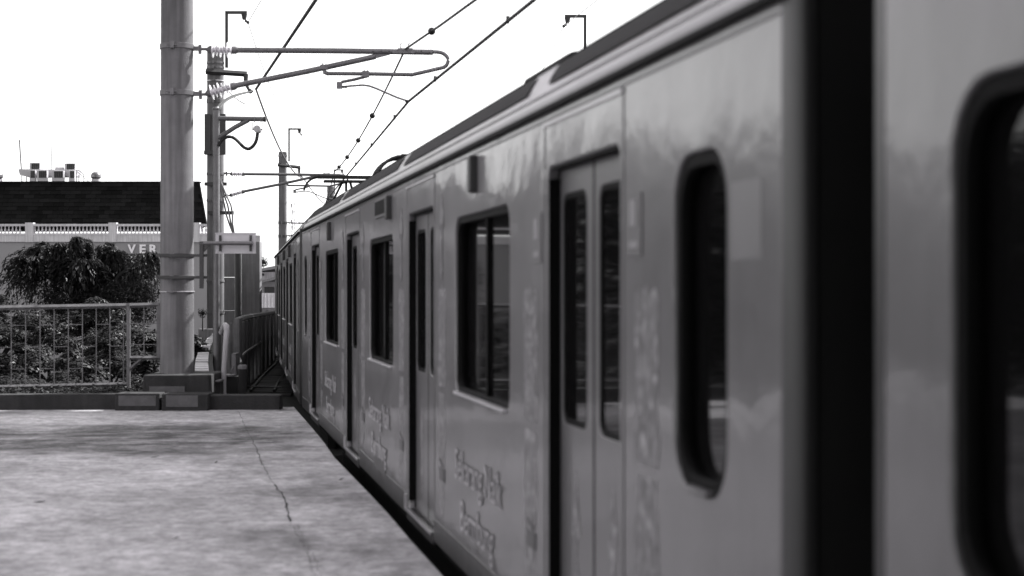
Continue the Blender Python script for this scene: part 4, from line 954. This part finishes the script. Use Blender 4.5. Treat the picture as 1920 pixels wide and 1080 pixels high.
# weeping tree
zt0 = 47.0
def weeping(label):
    c = P(172, 540, zt0); base = at(c, -6); t = thing('weeping_tree', label, 'tree', base)
    tk = MB().tube([base, at(c, -2), at(c, .6)], [.28, .22, .16], 10); pts, nr, sz, dr_ = [], [], [], []
    heads = [(62, 486, 16, -1), (76, 474, 18, -1), (92, 466, 20, -1), (100, 484, 24, -1), (118, 470, 18, 0), (134, 464, 14, 1), (147, 457, 9, 1), (155, 455, 6, 1), (128, 482, 26, 0), (150, 492, 26, 0),
             (172, 498, 18, 0), (190, 480, 15, 1), (199, 468, 9, 0), (208, 476, 14, 1), (226, 486, 22, 1), (248, 484, 15, 0), (262, 482, 14, 1), (276, 480, 18, 1), (290, 486, 16, 1), (220, 505, 28, 0), (262, 500, 26, 0), (85, 505, 22, -1), (70, 515, 18, -1), (84, 460, 7, -1), (112, 463, 7, 0), (141, 451, 6, 1), (160, 462, 6, 1), (204, 462, 6, 0)]
    for hx, hy, hr, sd in heads:
        hp = P(hx, hy, zt0 + nrg.uniform(-1.2, 1.2)); tk.tube([at(c, .5), lerp(at(c, .9), hp, .5) + UP * .25, hp], [.1, .05, .012], 6)
        for k_ in range(36):
            a = nrg.uniform(0, 2 * math.pi); ln = nrg.uniform(.45, 1.0); reach = nrg.uniform(.1, .75) * (hr / 20) + .05
            if sd and nrg.uniform() < .6: a = (math.pi if sd < 0 else 0) + nrg.uniform(-.7, .7); reach *= 1.5 if sd < 0 else 1.1
            drop = nrg.uniform(.35, 1.35) * ln * (1.25 if sd < 0 else 1)
            m = int(44 * ln); s_ = np.linspace(.03, 1, m)
            dirv = np.array(RGT) * math.cos(a) + np.array(FWD) * math.sin(a)
            p = np.array(hp)[None] + dirv[None] * (reach * s_ ** .7)[:, None] + np.array((0, 0, 1))[None] * (.10 * np.sin(s_ * 2.6) - drop * s_ ** 2.1)[:, None]
            p0_ = p.copy(); p += nrg.normal(size=p.shape) * (.012 + .022 * s_)[:, None]
            pts.append(p); nr.append(np.array((0, 0, .5)) + dirv[None] * .5 + nrg.normal(size=p.shape) * .45); sz.append(nrg.uniform(.10, .2, m)); tg = np.gradient(p0_, axis=0); dr_.append(tg / (np.linalg.norm(tg, axis=1, keepdims=True) + 1e-9))
    # the dense shaded inside of the crown
    for ex, ey, ew, eh, m in ((130, 558, .8, .55, 4500), (225, 555, 1.05, .6, 8000), (180, 590, 1.75, .55, 9000)):
        u = nrg.normal(size=(m, 3)); u /= np.linalg.norm(u, axis=1, keepdims=True); u *= nrg.uniform(.2, 1, size=(m, 1)) ** .5
        pp = np.array(P(ex, ey, zt0)) + np.outer(u[:, 0], np.array(RGT)) * ew + np.outer(u[:, 1], np.array(FWD)) * 1.1 + np.outer(u[:, 2], (0, 0, 1)) * eh
        pts.append(pp); nr.append(u + nrg.normal(size=pp.shape) * .5); sz.append(nrg.uniform(.065, .125, m)); dr_.append(np.zeros(pp.shape))
    part('trunk', tk, M['bark'], t)
    link('crown', leaf_mesh('crown', np.concatenate(pts) - np.array(ORG[t.name]), np.concatenate(nr), np.concatenate(sz), .27, np.concatenate(dr_)), M['leaf_dark'], t)
weeping('large dark weeping tree with drooping fronds in front of the pale building')
# the planting goes on past the left edge of the view (it shows mirrored in the train windows)
m = 90000; u = nrg.uniform(0, 1, m); zz_ = nrg.uniform(30, 46, m); hh_ = nrg.uniform(0, 1, m) ** .7
pp = np.array([tuple(P(-75 - 1250 * a, 540, b)) for a, b in zip(u, zz_)]); pp[:, 2] = -.8 + hh_ * (4.9 + .9 * np.sin(u * 41) * np.cos(u * 17 + zz_ * .4)) + (zz_ - 30) * .03
o = link('hedge_belt', leaf_mesh('hedge_belt', pp, np.array((0, 0, .8)) + nrg.normal(size=(m, 3)) * .5, nrg.uniform(.15, .34, m)), M['leaf']); o['kind'] = 'stuff'; o['label'] = 'mass of shrubs continuing past the left edge of the picture'; o['category'] = 'shrubs'
# low creeping cover between kerb and fence
m = 9000
u = nrg.uniform(0, 1, size=m); v_ = nrg.uniform(0, 1, size=m)
pp = np.array([tuple(P(-60 + 320 * a, 540, 22.62 + 1.4 * b)) for a, b in zip(u, v_)]); pp[:, 2] = .10 + .17 * nrg.uniform(0, 1, m) * (.6 + .4 * np.sin(u * 37) * np.cos(u * 91 + v_ * 5)) + .03 * u
o = link('ground_cover', leaf_mesh('ground_cover', pp, np.array((0, 0, 1.)) + nrg.normal(size=(m, 3)) * .45, nrg.uniform(.03, .07, m)), M['leaf']); o['kind'] = 'stuff'; o['label'] = 'low creeping leaves between kerb and railing'; o['category'] = 'ground cover'
sb = MB(); a, b = P(-900, 540, 22.3), P(262, 540, 22.6); f = FWD * 3.2
sb.add([at(a, .09), at(b, .09), at(b, -.3) + f, at(a, -.3) + f, at(a, -6), at(b, -6), at(b, -6) + f, at(a, -6) + f], [(0,1,2,3),(0,4,5,1),(1,5,6,2),(2,6,7,3),(3,7,4,0)]); struct('planting_bed', sb, M['earth'])
# small weed on the wall right of the mast, tuft over the far roofs
def tuft(px, py, z, rad, n_, label, leaf):
    c = P(px, py, z); u = nrg.normal(size=(n_, 3)); u /= np.linalg.norm(u, axis=1, keepdims=True); p = u * nrg.uniform(.2, 1, size=(n_, 1)) * rad
    me = leaf_mesh('foliage', p, u + np.array((0, 0, .5)), nrg.uniform(.6, 1.3, n_) * leaf, .4)
    t = thing('small_plant', label, 'plant', c - UP * rad); link('foliage', me, M['leaf'], t).location = UP * rad
    part('stem', MB().tube([c - UP * (rad + .3), c], [.02, .01], 5), M['bark'], t)
tuft(380, 586, 40, .12, 120, 'small weed against the pale wall right of the mast', .07)
tuft(493, 491, 140, .45, 260, 'distant tree tuft above the far roofs', .22)
tuft(500, 588, 62, .13, 100, 'tiny weed on top of the parapet beside the train', .07)
